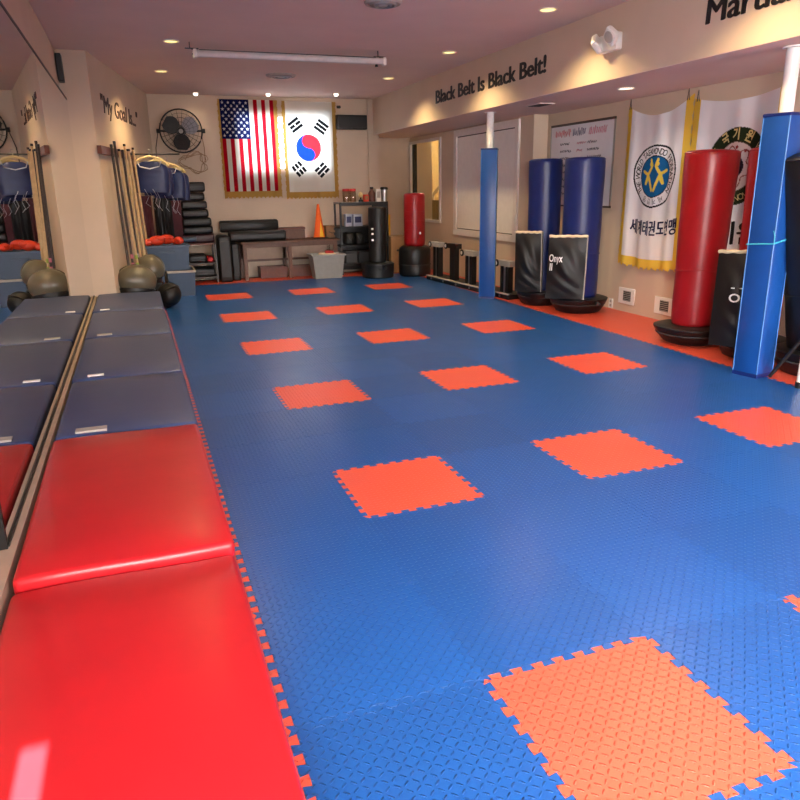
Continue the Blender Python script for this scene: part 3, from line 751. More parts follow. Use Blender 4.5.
def ring_text(mb, S, cx, cy, rad, txt, size, a0, a1, bold=0.01):
    n = len(txt)
    for k, ch in enumerate(txt):
        if ch == ' ': continue
        a = a0 + (a1-a0)*(k+0.5)/n
        vs, fs = text_verts(ch, size, bold, 0.85, 'CENTER')
        px, py = cx + rad*math.sin(a), cy - rad*math.cos(a)
        out = []
        for v in vs:
            vy = v.y - size*0.33
            x, y = px + v.x*math.cos(a) + vy*math.sin(a), py + v.x*math.sin(a) - vy*math.cos(a)
            out.append(S(x, y, 0.004))
        mb.add(out, fs)
def flat_text(mb, S, x0, y0, body, wd, ht, bold):
    vf = text_fit(body, wd, ht, 0.0, heavy=bold)
    mb.add([S(x0+v.x, y0-v.y, 0.004) for v in vf[0]], vf[1])
def seg_d(x, y, a, b):
    ax, ay = a; bx, by = b; L = (bx-ax)**2+(by-ay)**2; t = max(0, min(1, ((x-ax)*(bx-ax)+(y-ay)*(by-ay))/L))
    return math.hypot(x-ax-t*(bx-ax), y-ay-t*(by-ay))
XW = XN-0.02
f0, f1 = PX(635, 112, XW), PX(690, 100, XW)
FW = f0.y-f1.y; FTOP = 2.27; FH = FTOP - PX(622, 254, XW).z
ec = PX(657, 170, XW); ECX, ECY = f0.y-ec.y, FTOP-ec.z
FIG = [((-.03, .12), (-.10, .02)), ((-.10, .02), (-.13, -.08)), ((-.10, .02), (-.17, .05)), ((-.10, .02), (-.04, -.10)), ((-.04, -.10), (-.02, -.15)), ((-.13, -.08), (-.10, -.02)), ((-.03, .12), (-.06, .18))]
FIG = [((a[0], -a[1]), (b[0], -b[1])) for a, b in FIG]
def wt_paint(x, y):
    dx, dy = x-ECX, (y-ECY)
    d = math.hypot(dx, dy)
    if 0.325 < d < 0.345 or 0.222 < d < 0.232: return (28, 28, 32)
    if d < 0.222:
        for a, b in FIG:
            for s in (1, -1):
                if seg_d(s*dx-0.0, dy, a, b) < 0.017: return (232, 206, 84)
        if math.hypot(abs(dx)-0.055, dy+0.135) < 0.026: return (232, 206, 84)
        return (34, 96, 148)
    return (240, 238, 240)
t, S = flag('wall_flag', 'white flag with blue disc emblem ringed by black lettering and yellow fringe', (XW, f0.y, FTOP), (0, -1, 0), (-1, 0, 0), FW, FH, 140, 240, wt_paint, M_flag2, M_fr_t2, 0.10, 0.02, 2.2, (0.075, 0.10, 0.10), 0.3, 'flags on the walls')
mb = MB(); ring_text(mb, S, ECX, ECY, 0.276, 'THE WORLD TAEKWONDO FEDERATION', 0.092, -2.3, 2.3, 0.001); mb.build('ring_lettering', M_letter, t)
mb = MB(); ring_text(mb, S, ECX, ECY, 0.276, '세계연맹', 0.075, 2.53, 3.75, 0.0); mb.build('ring_lettering', M_letter, t)
mb = MB(); flat_text(mb, S, 0.11, FTOP-PX(655, 231, XW).z, '세계태권도연맹', 0.76, 0.155, 0.035); mb.build('lettering', M_navy, t)
def hook(S, W, t):
    for x in (-0.03, W+0.03):
        p = S(x, 0.0, 0.01)
        MB().tube([p + Vector((0, 0.012, -0.02)), p + Vector((0, 0.0, 0.085)), p + Vector((0, -0.02, -0.02))], 0.004, 5).build('hanging_wire', M_dgrey, t)
hook(S, FW, t)
g0, g1 = PX(704, 100, XW), PX(784, 90, XW)
GW = g0.y-g1.y; GH = 1.62
gc = PX(737, 163, XW); GCX, GCY = g0.y-gc.y, 2.25-gc.z
def kk_paint(x, y):
    dx, dy = x-GCX, y-GCY; d = math.hypot(dx, dy)
    if 0.235 < d < 0.36: return (44, 52, 34)
    if d < 0.235:
        if d > 0.226: return (80, 60, 40)
        if d < 0.105: return (40, 26, 34)
        a = math.atan2(dy, dx)
        if abs(math.sin(a*6)*0.03+0.165-d) < 0.007: return (150, 70, 60)
        if math.hypot(dx-0.02, dy+0.18) < 0.016 or math.hypot(dx-0.11, dy+0.14) < 0.014: return (160, 50, 50)
        return (226, 204, 200)
    return (238, 236, 240)
t, S = flag('wall_flag', 'white flag with dark green ring emblem behind the red bags', (XW, g0.y, 2.25), (0, -1, 0), (-1, 0, 0), GW, GH, 140, 220, kk_paint, M_flag2, M_fr_t2, 0.05, 0.018, 2.0, (0.09, 0.03, 0.09), 1.1, 'flags on the walls')
M_gp = mat('gold_print', (206, 186, 120), 0.6, noise=0.02)
mb = MB(); ring_text(mb, S, GCX, GCY, 0.297, '국기원', 0.115, -0.75, 0.75, 0.004); mb.build('ring_lettering', M_gp, t)
mb = MB(); ring_text(mb, S, GCX, GCY, 0.297, 'WORLD TAEKWONDO HEADQUARTERS', 0.085, 0.95, 2*PI-0.95, 0.0); mb.build('ring_lettering', M_gp, t)
mb = MB(); flat_text(mb, S, GCX-0.30, 2.25-PX(732, 240, XW).z, '국기원', 0.60, 0.20, 0.035); mb.build('lettering', M_letter, t)
hook(S, GW, t)

# ------------------------------------------------------------------ right wall: whiteboard, plates
wa, wb, wc = PX(553, 128, XN), PX(616, 119, XN), PX(609, 206, XN)
bz1, bz0, by0, by1 = 2.20, wc.z, wb.y, wa.y
t = thing('whiteboard', 'framed whiteboard with handwritten list behind the blue bags', 'whiteboard', (XN, (by0+by1)/2, bz0))
MB().box(XN-0.012, XN, by0, by1, bz0, bz1).build('board', M_board, t)
MB().box(XN-0.02, XN, by0-0.012, by1+0.012, bz1, bz1+0.028).build('top_rail', M_dwood, t)
MB().box(XN-0.02, XN, by0-0.012, by1+0.012, bz0-0.022, bz0).build('bottom_rail', M_dwood, t)
for y in (by0-0.012, by1): MB().box(XN-0.02, XN, y, y+0.014, bz0, bz1).build('side_rail', M_chrome, t)
rnd = random.Random(3)
def scribble(mb, y, z, wd, ht):
    n = max(3, int(wd/0.035)); x = y; q0 = []
    for k in range(n):
        st = wd/n; q = q0 + [(XN-0.014, x-st*rnd.uniform(0, .3), z+ht*rnd.uniform(0, .3)), (XN-0.014, x-st*rnd.uniform(.2, .6), z+ht*rnd.uniform(.7, 1)), (XN-0.014, x-st*rnd.uniform(.5, .9), z+ht*rnd.uniform(0, 1))]
        q0 = q; x -= st
    mb.tube(q0, 0.0035, 4)
cols = [mat('marker_red', (190, 70, 80), 0.6), mat('marker_blue', (50, 70, 110), 0.6), mat('marker_pink', (206, 110, 130), 0.6), mat('marker_black', (60, 56, 66), 0.6)]
for k, (a, wd) in enumerate(((0.10, 0.36), (0.50, 0.30), (0.86, 0.38))):
    mb = MB(); scribble(mb, by1-a, bz1-0.14, wd, 0.10); mb.build('heading_writing', cols[k % 3], t)
for row in range(8):
    mb = MB(); z = bz1-0.24-row*0.088
    scribble(mb, by1-0.22, z, rnd.uniform(0.22, 0.3), 0.035); mb.build('list_writing', cols[3], t)
    mb = MB(); scribble(mb, by1-0.60, z, rnd.uniform(0.14, 0.24), 0.03); mb.build('list_writing', cols[2], t)
    if row < 6: mb = MB(); scribble(mb, by1-0.84, z, rnd.uniform(0.2, 0.34), 0.035); mb.build('list_writing', cols[3], t)

def wall_grille(px, py, label, w_=0.30, h_=0.19):
    p = PX(px, py, XN); t = thing('wall_grille', label, 'air vent', (XN, p.y, p.z-h_/2), 0, 'wall vents low on the right wall')
    MB().rbox(XN-0.012, XN, p.y-w_/2, p.y+w_/2, p.z-h_/2, p.z+h_/2, 0.004, 1).build('cover_plate', M_white, t)
    MB().box(XN-0.015, XN-0.011, p.y-w_*0.28, p.y+w_*0.18, p.z-h_*0.3, p.z+h_*0.32).build('opening', M_dgrey, t)
    for k in range(6):
        z = p.z-h_*0.27+k*h_*0.11; MB().box(XN-0.019, XN-0.014, p.y-w_*0.28, p.y+w_*0.18, z, z+0.006).build('louvre', M_lgrey, t)
wall_grille(627, 296, 'white wall vent below the flag with the blue disc')
wall_grille(664, 306, 'white wall vent beside the base of the red bag')
def outlet(px, py, label):
    p = PX(px, py, XN); t = thing('wall_outlet', label, 'outlet', (XN, p.y, p.z-0.06), 0, 'wall outlets low on the right wall')
    MB().rbox(XN-0.008, XN, p.y-0.04, p.y+0.04, p.z-0.06, p.z+0.06, 0.003, 1).build('cover_plate', M_white, t)
    for dz in (-0.025, 0.025): MB().rbox(XN-0.011, XN-0.006, p.y-0.018, p.y+0.018, p.z+dz-0.016, p.z+dz+0.016, 0.003, 1).build('socket', M_lgrey, t)
outlet(597, 300, 'white wall outlet beside the base of the nearer blue bag'); outlet(611, 303, 'white wall outlet just left of the vent under the flag')

# ------------------------------------------------------------------ stairwell handrail and lamp
h0, h1 = PX(429, 199, XF+0.75), PX(446, 180, XF+0.75)
t = thing('handrail', 'white sloping handrail seen through the side window', 'handrail', (h0.x, h0.y, 0))
dv = (h1-h0)
MB().tube([h0, h0+dv*1.6, h0+dv*2.2], 0.035, 8).build('rail', M_white, t)
MB().rbox(h0.x-0.02, h0.x+0.02, h0.y-0.9, h0.y, 0.0, h0.z-0.02, 0.005, 1).build('half_wall', mat('stair_panel', (120, 108, 88), 0.7), t)
for k in range(3): q = h0+dv*(0.3+0.6*k); MB().cyl((q.x, q.y, 0.0), q, 0.015, n=8).build('baluster', M_white, t)
t = thing('stairwell_lamp', 'warm ceiling lamp inside the stairwell behind the side window', 'ceiling light', (XF+0.7, 2.9, 2.9))
MB().lathe([(0.11, 0), (0.12, -0.03), (0.09, -0.07), (0.001, -0.085)], 24).build('globe', M_lens, t, False)
MB().lathe([(0.13, 0), (0.13, -0.015), (0.11, -0.02)], 24).build('base_ring', M_can, t, False)
pl = bpy.data.lights.new('lamp_light', 'POINT'); pl.energy = 70; pl.color = (1, 0.84, 0.56); pl.shadow_soft_size = 0.1
po = bpy.data.objects.new('lamp_light', pl); COL.objects.link(po); po.parent = t; po.location = (0, 0, -0.16)

# ------------------------------------------------------------------ T-shaped stands on a floor rail
r0, r1 = Vector((3.62, 0.25, 0)), Vector((3.74, -2.35, 0))
rd = (r1-r0).normalized(); rn = Vector((rd.y, -rd.x, 0))
if rn.x > 0: rn = -rn
rail = thing('floor_rail', 'low black rail with chrome studs carrying T-shaped stands by the wall', 'rail', (r0+r1)/2)
def along(s, d, z): q = r0 + rd*s + rn*d; return Vector((q.x, q.y, z))
L_ = (r1-r0).length
def obox(mb, s0, s1, d0, d1, z0, z1):
    vs = [along(s, d, z) for z in (z0, z1) for s, d in ((s0, d0), (s1, d0), (s1, d1), (s0, d1))]
    return mb.add(vs, [(0, 3, 2, 1), (4, 5, 6, 7), (0, 1, 5, 4), (1, 2, 6, 5), (2, 3, 7, 6), (3, 0, 4, 7)])
obox(MB(), 0, L_, -0.32, 0.0, 0.0, 0.06).build('rail_bed', M_blackp, rail)
obox(MB(), 0, L_, -0.03, 0.012, 0.06, 0.075).build('rail_cap', M_lgrey, rail)
for k in range(6):
    s = 0.2+k*0.44; MB().cyl(along(s, 0.0, 0.032), along(s, 0.014, 0.032), 0.016, n=10).build('stud', M_chrome, rail)
GS = 'T-shaped stands on the floor rail'
def tstand(px, ptop, grey, label, wd=0.30):
    best = None
    # position along the rail whose image column is px
    lo = min(range(0, 281), key=lambda k: abs(px_of(along(k*0.01*L_/2.8, -0.15, 0.4))-px)); s = lo*0.01*L_/2.8
    p = along(s, -0.15, 0); top = PX(px, ptop, p.x).z
    t = thing('t_stand', label, 'stand', (p.x, p.y, 0.075), 0, GS)
    bm_ = M_lgrey if grey else M_black
    obox(MB(), s-wd/2, s+wd/2, -0.20, -0.10, top-0.075, top).build('cross_bar', bm_, t)
    MB().cyl(along(s-wd/2, -0.08, top-0.04), along(s-wd/2, -0.068, top-0.04), 0.05, n=18).build('front_roller', M_blackp, t)
    MB().cyl(along(s-wd/2, -0.068, top-0.04), along(s-wd/2, -0.062, top-0.04), 0.026, n=14).build('front_cap', M_white, t)
    if grey:
        for e in (-0.07, 0.07): obox(MB(), s+e-0.034, s+e+0.034, -0.19, -0.11, 0.06, top-0.075).build('upright', M_black, t)
        obox(MB(), s-0.022, s+0.022, -0.18, -0.115, 0.06, top-0.075).build('centre_bar', M_chrome, t)
    else:
        obox(MB(), s-0.085, s+0.085, -0.19, -0.11, 0.06, top-0.075).build('upright', M_black, t)
    return t
def px_of(p):
    d = p-CAM; return 400 + FPX*d.dot(RT)/d.dot(_f)
tstand(438, 242, True, 'tallest grey T-shaped stand next to the short red bag')
tstand(454.5, 243.5, False, 'all black T-shaped stand between two grey ones')
tstand(471, 250.5, True, 'grey T-shaped stand half behind the blue post')
tstand(507, 260.5, True, 'lowest grey T-shaped stand between the blue post and the black shields')

# ------------------------------------------------------------------ back wall: fan, black box
fc = PY(181, 131, YB-0.20); fr_ = 0.33
t = thing('wall_fan', 'black caged wall fan with metal blades on the back wall', 'fan', (fc.x, YB, fc.z-fr_))
ax = Vector((-0.10, -1.0, -0.12)).normalized()
e1 = Vector((0, 0, 1)).cross(ax).normalized(); e2 = ax.cross(e1)
def circ(c, r, n=36): return [c + e1*r*math.cos(2*PI*k/n) + e2*r*math.sin(2*PI*k/n) for k in range(n)]
cage = MB(); cage.tube(circ(fc, fr_), 0.012, 8, True).build('cage_rim', M_blackp, t)
for face, off in (('front_guard', 0.07), ('rear_guard', -0.06)):
    mb = MB()
    for q, o_ in ((0.82, 0.6), (0.62, 0.85), (0.42, 1.0), (0.22, 1.0)): mb.tube(circ(fc+ax*off*o_, fr_*q), 0.002, 5, True)
    for k in range(22):
        a = 2*PI*k/22; d = e1*math.cos(a)+e2*math.sin(a)
        mb.tube([fc+d*fr_, fc+ax*off*0.6+d*fr_*0.82, fc+ax*off+d*fr_*0.42, fc+ax*off+d*fr_*0.15], 0.0018, 4)
    mb.build(face, M_blackp, t)
for k in range(3):
    a = 2*PI*k/3+0.5; d = e1*math.cos(a)+e2*math.sin(a); s = ax.cross(d)
    vs = []; fs = []
    for i in range(7):
        q = 0.06+0.23*i/6; wd = 0.05+0.085*math.sin(PI*min(1, i/6*0.8+0.1))
        for e in (-1, 1): vs.append(fc + d*q + s*e*wd + ax*(0.035*e))
        for e in (1, -1): vs.append(fc + d*q + s*e*wd + ax*(0.035*e-0.004))
        if i:
            for j in range(4): fs.append(((i-1)*4+j, (i-1)*4+(j+1) % 4, i*4+(j+1) % 4, i*4+j))
    fs += [(0, 1, 2, 3), (27, 26, 25, 24)]
    MB().add(vs, fs, True).build('blade', (M_chrome, M_dgrey, M_dgrey)[k], t)  # pale streak and dim cage interior put into the blade colours
MB().cyl(fc-ax*0.16, fc+ax*0.03, 0.085, 0.06, 20).build('motor', M_blackp, t)
MB().cyl(fc+ax*0.055, fc+ax*0.085, 0.035, 0.03, 20).build('hub_badge', M_lgrey, t)
MB().tube([fc+e1*(fr_+0.01), fc+e1*(fr_+0.03)-ax*0.08, (fc.x, YB-0.02, fc.z), fc-e1*(fr_+0.03)-ax*0.08, fc-e1*(fr_+0.01)], 0.016, 8).build('yoke', M_blackp, t)
MB().rbox(fc.x-0.05, fc.x+0.05, YB-0.06, YB-0.001, fc.z-0.10, fc.z+0.10, 0.01, 1).build('wall_bracket', M_blackp, t)
for s in (-1, 1): MB().cyl(fc+e1*s*(fr_+0.0), fc+e1*s*(fr_+0.05), 0.035, n=14).build('pivot_knob', M_blackp, t)
cx = fc.x-fr_-0.03
MB().tube([(cx, fc.y, fc.z-0.02), (cx-0.05, YB-0.05, fc.z-0.25), (cx-0.06, YB-0.03, fc.z-0.5), (cx-0.05, YB-0.02, fc.z-1.2)], 0.007, 6).build('drop_cord', M_blackp, t)
lp = []
for k in range(70):
    a = 2*PI*k/20; rr = 0.17+0.05*math.sin(k*0.9); lp.append((fc.x+0.17+rr*1.1*math.cos(a)+0.02*math.sin(k), YB-0.016-0.0005*k, fc.z-0.48+rr*0.85*math.sin(a)))
lp = [(fc.x+0.33, YB-0.08, fc.z-0.05), (fc.x+0.36, YB-0.03, fc.z-0.25)] + lp
MB().tube(lp, 0.0055, 5).build('coiled_cord', mat('tan_cord', (150, 118, 88), 0.6), t)

p0, p1 = PY(336.5, 114.5, YB-0.12), PY(367.5, 129.5, YB-0.12)
t = thing('wall_box', 'wide black box mounted on the back wall beside the flag', 'speaker', ((p0.x+p1.x)/2, YB, p1.z))
MB().rbox(p0.x, p1.x, YB-0.12, YB-0.001, p1.z, p0.z, 0.012, 2).build('cabinet', M_blackp, t)
MB().box(p0.x+0.03, p1.x-0.03, YB-0.126, YB-0.119, p1.z+0.03, p0.z-0.03).build('front_grille', M_blackp, t)
p = PY(338, 107, YB)
tag(MB().cyl((p.x, YB-0.05, p.z), (p.x, YB-0.001, p.z), 0.018, 0.026, 12).cyl((p.x, YB-0.09, p.z-0.01), (p.x, YB-0.05, p.z), 0.026, 0.018, 12).build('wall_camera', M_blackp), 'tiny dark wall knob above the black box by the flag', 'camera')

# ------------------------------------------------------------------ table along the back wall and what is on it
def rY(x0, x1, yt, yb, Y): a = PY(x0, (yt+yb)/2, Y); b = PY(x1, (yt+yb)/2, Y); c = PY((x0+x1)/2, yt, Y); d = PY((x0+x1)/2, yb, Y); return a.x, b.x, d.z, c.z
TY0, TY1 = 1.45, 2.09
tx0, tx1, _, tz = rY(241, 340.5, 240.5, 244, TY0)
tb = thing('wooden_table', 'long brown wooden table against the back wall', 'table', ((tx0+tx1)/2, (TY0+TY1)/2, 0))
MB().rbox(tx0, tx1, TY0, TY1, tz-0.035, tz, 0.006, 1).build('table_top', M_wood, tb)
xm = PY(291, 260, TY0).x
for x in (tx0+0.06, xm, tx1-0.08):
    for y in (TY0+0.03, TY1-0.09): MB().box(x-0.03, x+0.03, y, y+0.06, 0.0, tz-0.035).build('leg', M_wood, tb)
MB().box(tx0+0.05, tx1-0.06, TY0+0.035, TY0+0.06, tz-0.10, tz-0.035).build('apron', M_wood, tb)
MB().box(tx0+0.05, tx1-0.06, TY1-0.08, TY1-0.05, 0.26, 0.31).build('rear_stretcher', M_wood, tb)
MB().box(tx0+0.05, tx1-0.06, TY1-0.09, TY1-0.07, 0.30, tz-0.03).build('back_board', mat('pale_board', (186, 158, 136), 0.7), tb)
def crate(x0, x1, y0, y1, z0, z1, label):
    t = thing('slatted_crate', label, 'crate', ((x0+x1)/2, (y0+y1)/2, z0), 0, 'brown crates under the table')
    MB().box(x0, x1, y0, y1, z0, z0+0.012).build('bottom', M_wood3, t)
    n = 4; h = (z1-z0)/n
    for y in (y0, y1-0.012):
        MB().box(x0, x1, y, y+0.012, z0+0.012, z1-0.02).build('side_panel', M_wood3, t)
        MB().box(x0-0.004, x1+0.004, y-0.004, y+0.016, z1-0.02, z1).build('rim', M_wood, t)
    for x in (x0, x1-0.012): MB().box(x, x+0.012, y0+0.012, y1-0.012, z0+0.012, z1).build('end_panel', M_wood3, t)
    for k in range(1, n): x = x0+(x1-x0)*k/n; MB().box(x-0.006, x+0.006, y0-0.005, y0, z0+0.012, z1-0.02).build('batten', M_wood, t)
c = rY(261, 288, 267, 277.5, 1.62); crate(c[0], c[1], 1.62, 1.95, 0.0, c[3], 'brown wooden crate under the table, left of the middle leg')
c = rY(293, 313, 266, 277, 1.62); crate(c[0], c[1], 1.62, 1.95, 0.0, c[3], 'brown wooden crate under the table, partly behind the grey tub')

def hroll(x0, x1, y, z, ry, rz, label, m=M_black):
    t = thing('foam_bolster', label, 'bolster', ((x0+x1)/2, y, z-rz), 0, 'long black bolsters on the table')
    n = 24; vs = []; xs = [x0, x0+0.02, x1-0.02, x1]; ks = [0.85, 1, 1, 0.85]
    for x, k in zip(xs, ks):
        for i in range(n):
            a = 2*PI*i/n; ca, sa = math.cos(a), math.sin(a); q = 1/((abs(ca)**4+abs(sa)**4)**0.25)
            vs.append((x, y+ry*k*ca*q, z+rz*k*sa*q))
    fs = [(j*n+i, j*n+(i+1) % n, (j+1)*n+(i+1) % n, (j+1)*n+i) for j in range(3) for i in range(n)] + [list(range(n))[::-1], list(range(3*n, 4*n))]
    b = MB().add(vs, fs, True).build('cover', m, t)
    MB().tube([(x0+0.02, y-ry*1.005, z+rz*0.55), (x1-0.02, y-ry*1.005, z+rz*0.55)], 0.005, 5).build('seam', M_dgrey, b)
c = rY(229, 285, 230.5, 240.5, 1.60); hz = (c[3]-tz)/2
hroll(c[0], c[1], 1.62, tz+hz, 0.13, hz, 'long black bolster lying on the table front')
c2 = rY(220, 278, 220, 231, 1.92); h2 = 0.10
hroll(c2[0], c2[1], 1.97, max(c2[3]-0.10, tz+0.1), 0.10, h2, 'long black bolster lying behind another on the table')
c = rY(279, 305, 227.5, 240, 1.85)
t = thing('wooden_box', 'flat brown wooden box on the table behind the bolsters', 'box', ((c[0]+c[1])/2, 1.93, tz))
MB().rbox(c[0], c[1], 1.84, 2.06, tz, c[3]-0.04, 0.005, 1).build('body', M_wood, t)
MB().rbox(c[0]-0.008, c[1]+0.008, 1.832, 2.068, c[3]-0.038, c[3], 0.005, 1).build('lid', M_wood3, t)
# cone
p = PY(319.5, 238, 1.72); ph = PY(318, 204, 1.72).z-tz
t = thing('traffic_cone', 'orange training cone with yellow flash standing on the table', 'cone', (p.x, 1.72, tz))
MB().lathe([(0.105, 0.02), (0.10, 0.03), (0.02, ph-0.01), (0.012, ph), (0.001, ph)], 28).build('cone_body', M_orange, t, False)
MB().rbox(-0.135, 0.135, -0.135, 0.135, 0.0, 0.022, 0.01, 2).build('base', M_blackp, t, False)
vs = []
for a in (-1.75, -1.5, -1.25, -1.0):
    vs.append((0.104*math.cos(a), 0.104*math.sin(a), 0.032))
vs += [(0.062*math.cos(-1.3), 0.062*math.sin(-1.3), 0.032+(ph-0.04)*0.5)]
vs2 = [tuple(Vector(v)*1.0+Vector((0.004*v[0]/0.1, 0.004*v[1]/0.1, 0))) for v in vs]
MB().add(vs2+vs, [(0, 1, 4), (1, 2, 4), (2, 3, 4), (5, 9, 6), (6, 9, 7), (7, 9, 8), (0, 4, 9, 5), (3, 8, 9, 4), (0, 5, 6, 1), (1, 6, 7, 2), (2, 7, 8, 3)]).build('yellow_flash', M_yellow, t, False)
# small box with a wire curl
c = rY(326, 342, 225.5, 238, 1.85)
t = thing('cardboard_box', 'small cardboard box on the table beside the cone', 'box', ((c[0]+c[1])/2, 1.95, tz), 0)
MB().rbox(c[0], c[1], 1.84, 2.06, tz, c[3], 0.004, 1).build('carton', mat('brown_carton', (134, 100, 70), 0.8), t)
mx_, mz_ = (c[0]+c[1])/2, (tz+c[3])/2
for dz, s in ((0.045, 1), (-0.045, -1)):
    MB().lathe([(0.03, 0), (0.03, 0.008), (0.001, 0.01)], 14, xf=Matrix.Translation((mx_+0.02, 1.836, mz_+dz)) @ Matrix.Rotation(PI/2, 4, 'X')).build('dark_knob', M_blackp, t)
MB().tube([(mx_-0.10, 1.83, mz_), (mx_-0.05, 1.82, mz_-0.025), (mx_+0.02, 1.82, mz_-0.02), (mx_+0.08, 1.83, mz_+0.005)], 0.006, 5).build('curved_wire', M_blackp, t)
# grey tub on the floor
g0, g1 = PZ(316, 278.5), PZ(344, 277)
def tub(name, label, x0, x1, y0, y1, h, m, cat='bin', taper=0.04, z0=0.0, group=None, lip=0.02, handle=None):
    t = thing(name, label, cat, ((x0+x1)/2, (y0+y1)/2, z0), 0, group)
    def ring(k, z): return [(x0+taper*(1-k), y0+taper*(1-k), z), (x1-taper*(1-k), y0+taper*(1-k), z), (x1-taper*(1-k), y1-taper*(1-k), z), (x0+taper*(1-k), y1-taper*(1-k), z)]
    w = 0.012
    vs = ring(0, z0) + ring(1, z0+h) + [(a+(w if i in (0, 3) else -w), b+(w if i < 2 else -w), c_) for i, (a, b, c_) in enumerate(ring(1, z0+h))] + [(a+(w if i in (0, 3) else -w), b+(w if i < 2 else -w), c_+0.012) for i, (a, b, c_) in enumerate(ring(0, z0))]
    fs = [(3, 2, 1, 0)] + [(i, (i+1) % 4, 4+(i+1) % 4, 4+i) for i in range(4)] + [(4+i, 4+(i+1) % 4, 8+(i+1) % 4, 8+i) for i in range(4)] + [(8+i, 8+(i+1) % 4, 12+(i+1) % 4, 12+i) for i in range(4)] + [(12, 13, 14, 15)]
    MB().add(vs, fs).build('body', m, t)
    L2 = lip
    mb = MB(); zz = z0+h
    mb.rbox(x0-L2, x1+L2, y0-L2, y0+0.004, zz-0.03, zz+0.004, 0.006, 1).rbox(x0-L2, x1+L2, y1-0.004, y1+L2, zz-0.03, zz+0.004, 0.006, 1)
    mb.rbox(x0-L2, x0+0.004, y0, y1, zz-0.03, zz+0.004, 0.006, 1).rbox(x1-0.004, x1+L2, y0, y1, zz-0.03, zz+0.004, 0.006, 1)
    mb.build('rim', handle or m, t)
    return t
tb2 = tub('storage_tub', 'open grey plastic tub on the floor in front of the table', g0.x-0.07, g1.x+0.0, 1.06, 1.42, PY(328, 254, 1.15).z, M_grey, 'bin', 0.05)
bx = (g0.x+g1.x)/2; bz = PY(328, 252, 1.15).z
t = thing('foam_offcut', 'pale and reddish bits piled in the open grey tub', 'padding', (bx, 1.23, bz-0.12))
MB().rbox(bx-0.16, bx+0.12, 1.10, 1.36, bz-0.14, bz-0.02, 0.03, 2).build('pale_pad', M_tan, t)
MB().rbox(bx-0.06, bx+0.08, 1.14, 1.26, bz-0.03, bz+0.02, 0.02, 2).build('red_pad', M_red, t)

# ------------------------------------------------------------------ black rack with odds and ends
RX0, RX1, RY0, RY1 = PY(341.5, 250, 1.45).x, PY(389, 250, 1.45).x, 1.46, 1.86
rz = PY(362, 202, RY0).z
t = thing('storage_rack', 'black metal shelf rack in the back corner', 'shelf', ((RX0+RX1)/2, (RY0+RY1)/2, 0))
for x in (RX0, RX1-0.03):
    for y in (RY0, RY1-0.03): MB().box(x, x+0.03, y, y+0.03, 0.0, rz).build('post', M_blackp, t)
shz = [0.16, 0.48, 0.80, rz-0.03]
for z in shz: MB().rbox(RX0, RX1, RY0, RY1, z, z+0.03, 0.004, 1).build('shelf', M_blackp if z < 1 else M_lgrey, t)
MB().box(RX0, RX1, RY0-0.006, RY0, rz-0.06, rz-0.002).build('top_lip', M_blackp, t)
MB().box(RX0+0.03, RX1-0.03, RY1-0.035, RY1-0.028, 0.05, 0.82).build('darkening_sheet', M_black, t)  # black sheet added to darken the inside of the open rack
MB().box(RX1-0.30, RX1+0.0, RY0-0.012, RY0-0.004, 0.55, rz-0.03).build('black_side_cloth', M_black, t)
def rack_item(name, label, cat, px0, px1, pt, Y, z0, kind, m, extra=None):
    a, b = PY(px0, pt, Y), PY(px1, pt, Y); h = max(0.05, PY((px0+px1)/2, pt, Y).z - z0); r = (b.x-a.x)/2; cx = (a.x+b.x)/2
    t = thing(name, label, cat, (cx, Y, z0), 0, 'odds and ends on the rack')
    if kind == 'jar':
        MB().lathe([(r*0.9, 0), (r, 0.02), (r, h*0.8), (r*0.9, h*0.84)], 24).build('jar_body', M_clear, t, False)
        MB().lathe([(r*1.02, h*0.83), (r*1.05, h*0.85), (r*1.05, h), (r*0.95, h+0.005), (0.001, h+0.005)], 24).build('lid', m, t, False)
        MB().lathe([(r*0.86, 0.006), (r*0.9, h*0.5), (0.001, h*0.52)], 20).build('contents', M_card, t, False)
    elif kind == 'box':
        MB().rbox(-r, r, -r, r, 0, h, 0.005, 1).build('carton', m, t, False)
        MB().box(-r*0.7, r*0.7, -r-0.002, -r, h*0.3, h*0.8).build('printed_panel', extra or M_white, t, False)
    elif kind == 'bottle':
        MB().lathe([(r*0.9, 0), (r, 0.015), (r, h*0.6), (r*0.45, h*0.78), (r*0.4, h*0.9)], 20).build('bottle_body', m, t, False)
        MB().lathe([(r*0.5, h*0.88), (r*0.5, h), (0.001, h)], 16).build('cap', M_blackp, t, False)
    elif kind == 'tumbler':
        MB().lathe([(r*0.75, 0), (r*0.95, h*0.8), (r*0.95, h*0.84)], 20).build('cup', m, t, False)
        MB().lathe([(r*1.05, h*0.82), (r*1.1, h*0.9), (r*0.9, h), (0.001, h)], 20).build('lid', M_blackp, t, False)
    elif kind == 'trophy':
        MB().lathe([(r*0.9, 0), (r*0.9, h*0.2), (r*0.3, h*0.28), (r*0.3, h*0.5)], 16).build('base', M_blackp, t, False)
        MB().ell((0, 0, h*0.72), r*0.9, r*0.9, h*0.28).build('ball', M_cream, t, False)
rack_item('screw_top_jar', 'clear jar with a red lid on the black rack', 'jar', 342.5, 349, 189, 1.62, rz, 'jar', M_red)
rack_item('screw_top_jar', 'clear jar with a red lid beside its twin', 'jar', 349.3, 355.5, 189, 1.62, rz, 'jar', M_red)
rack_item('small_trophy', 'little trophy with a pale ball on the black rack', 'trophy', 358, 363, 192, 1.6, rz, 'trophy', M_gold)
rack_item('carton', 'small orange-red carton on top of the black rack', 'box', 363.5, 368, 194.5, 1.62, rz, 'box', M_glove, M_card)
rack_item('spray_bottle', 'black and orange bottle on top of the black rack', 'bottle', 368.3, 375, 187, 1.62, rz, 'bottle', M_wood3)
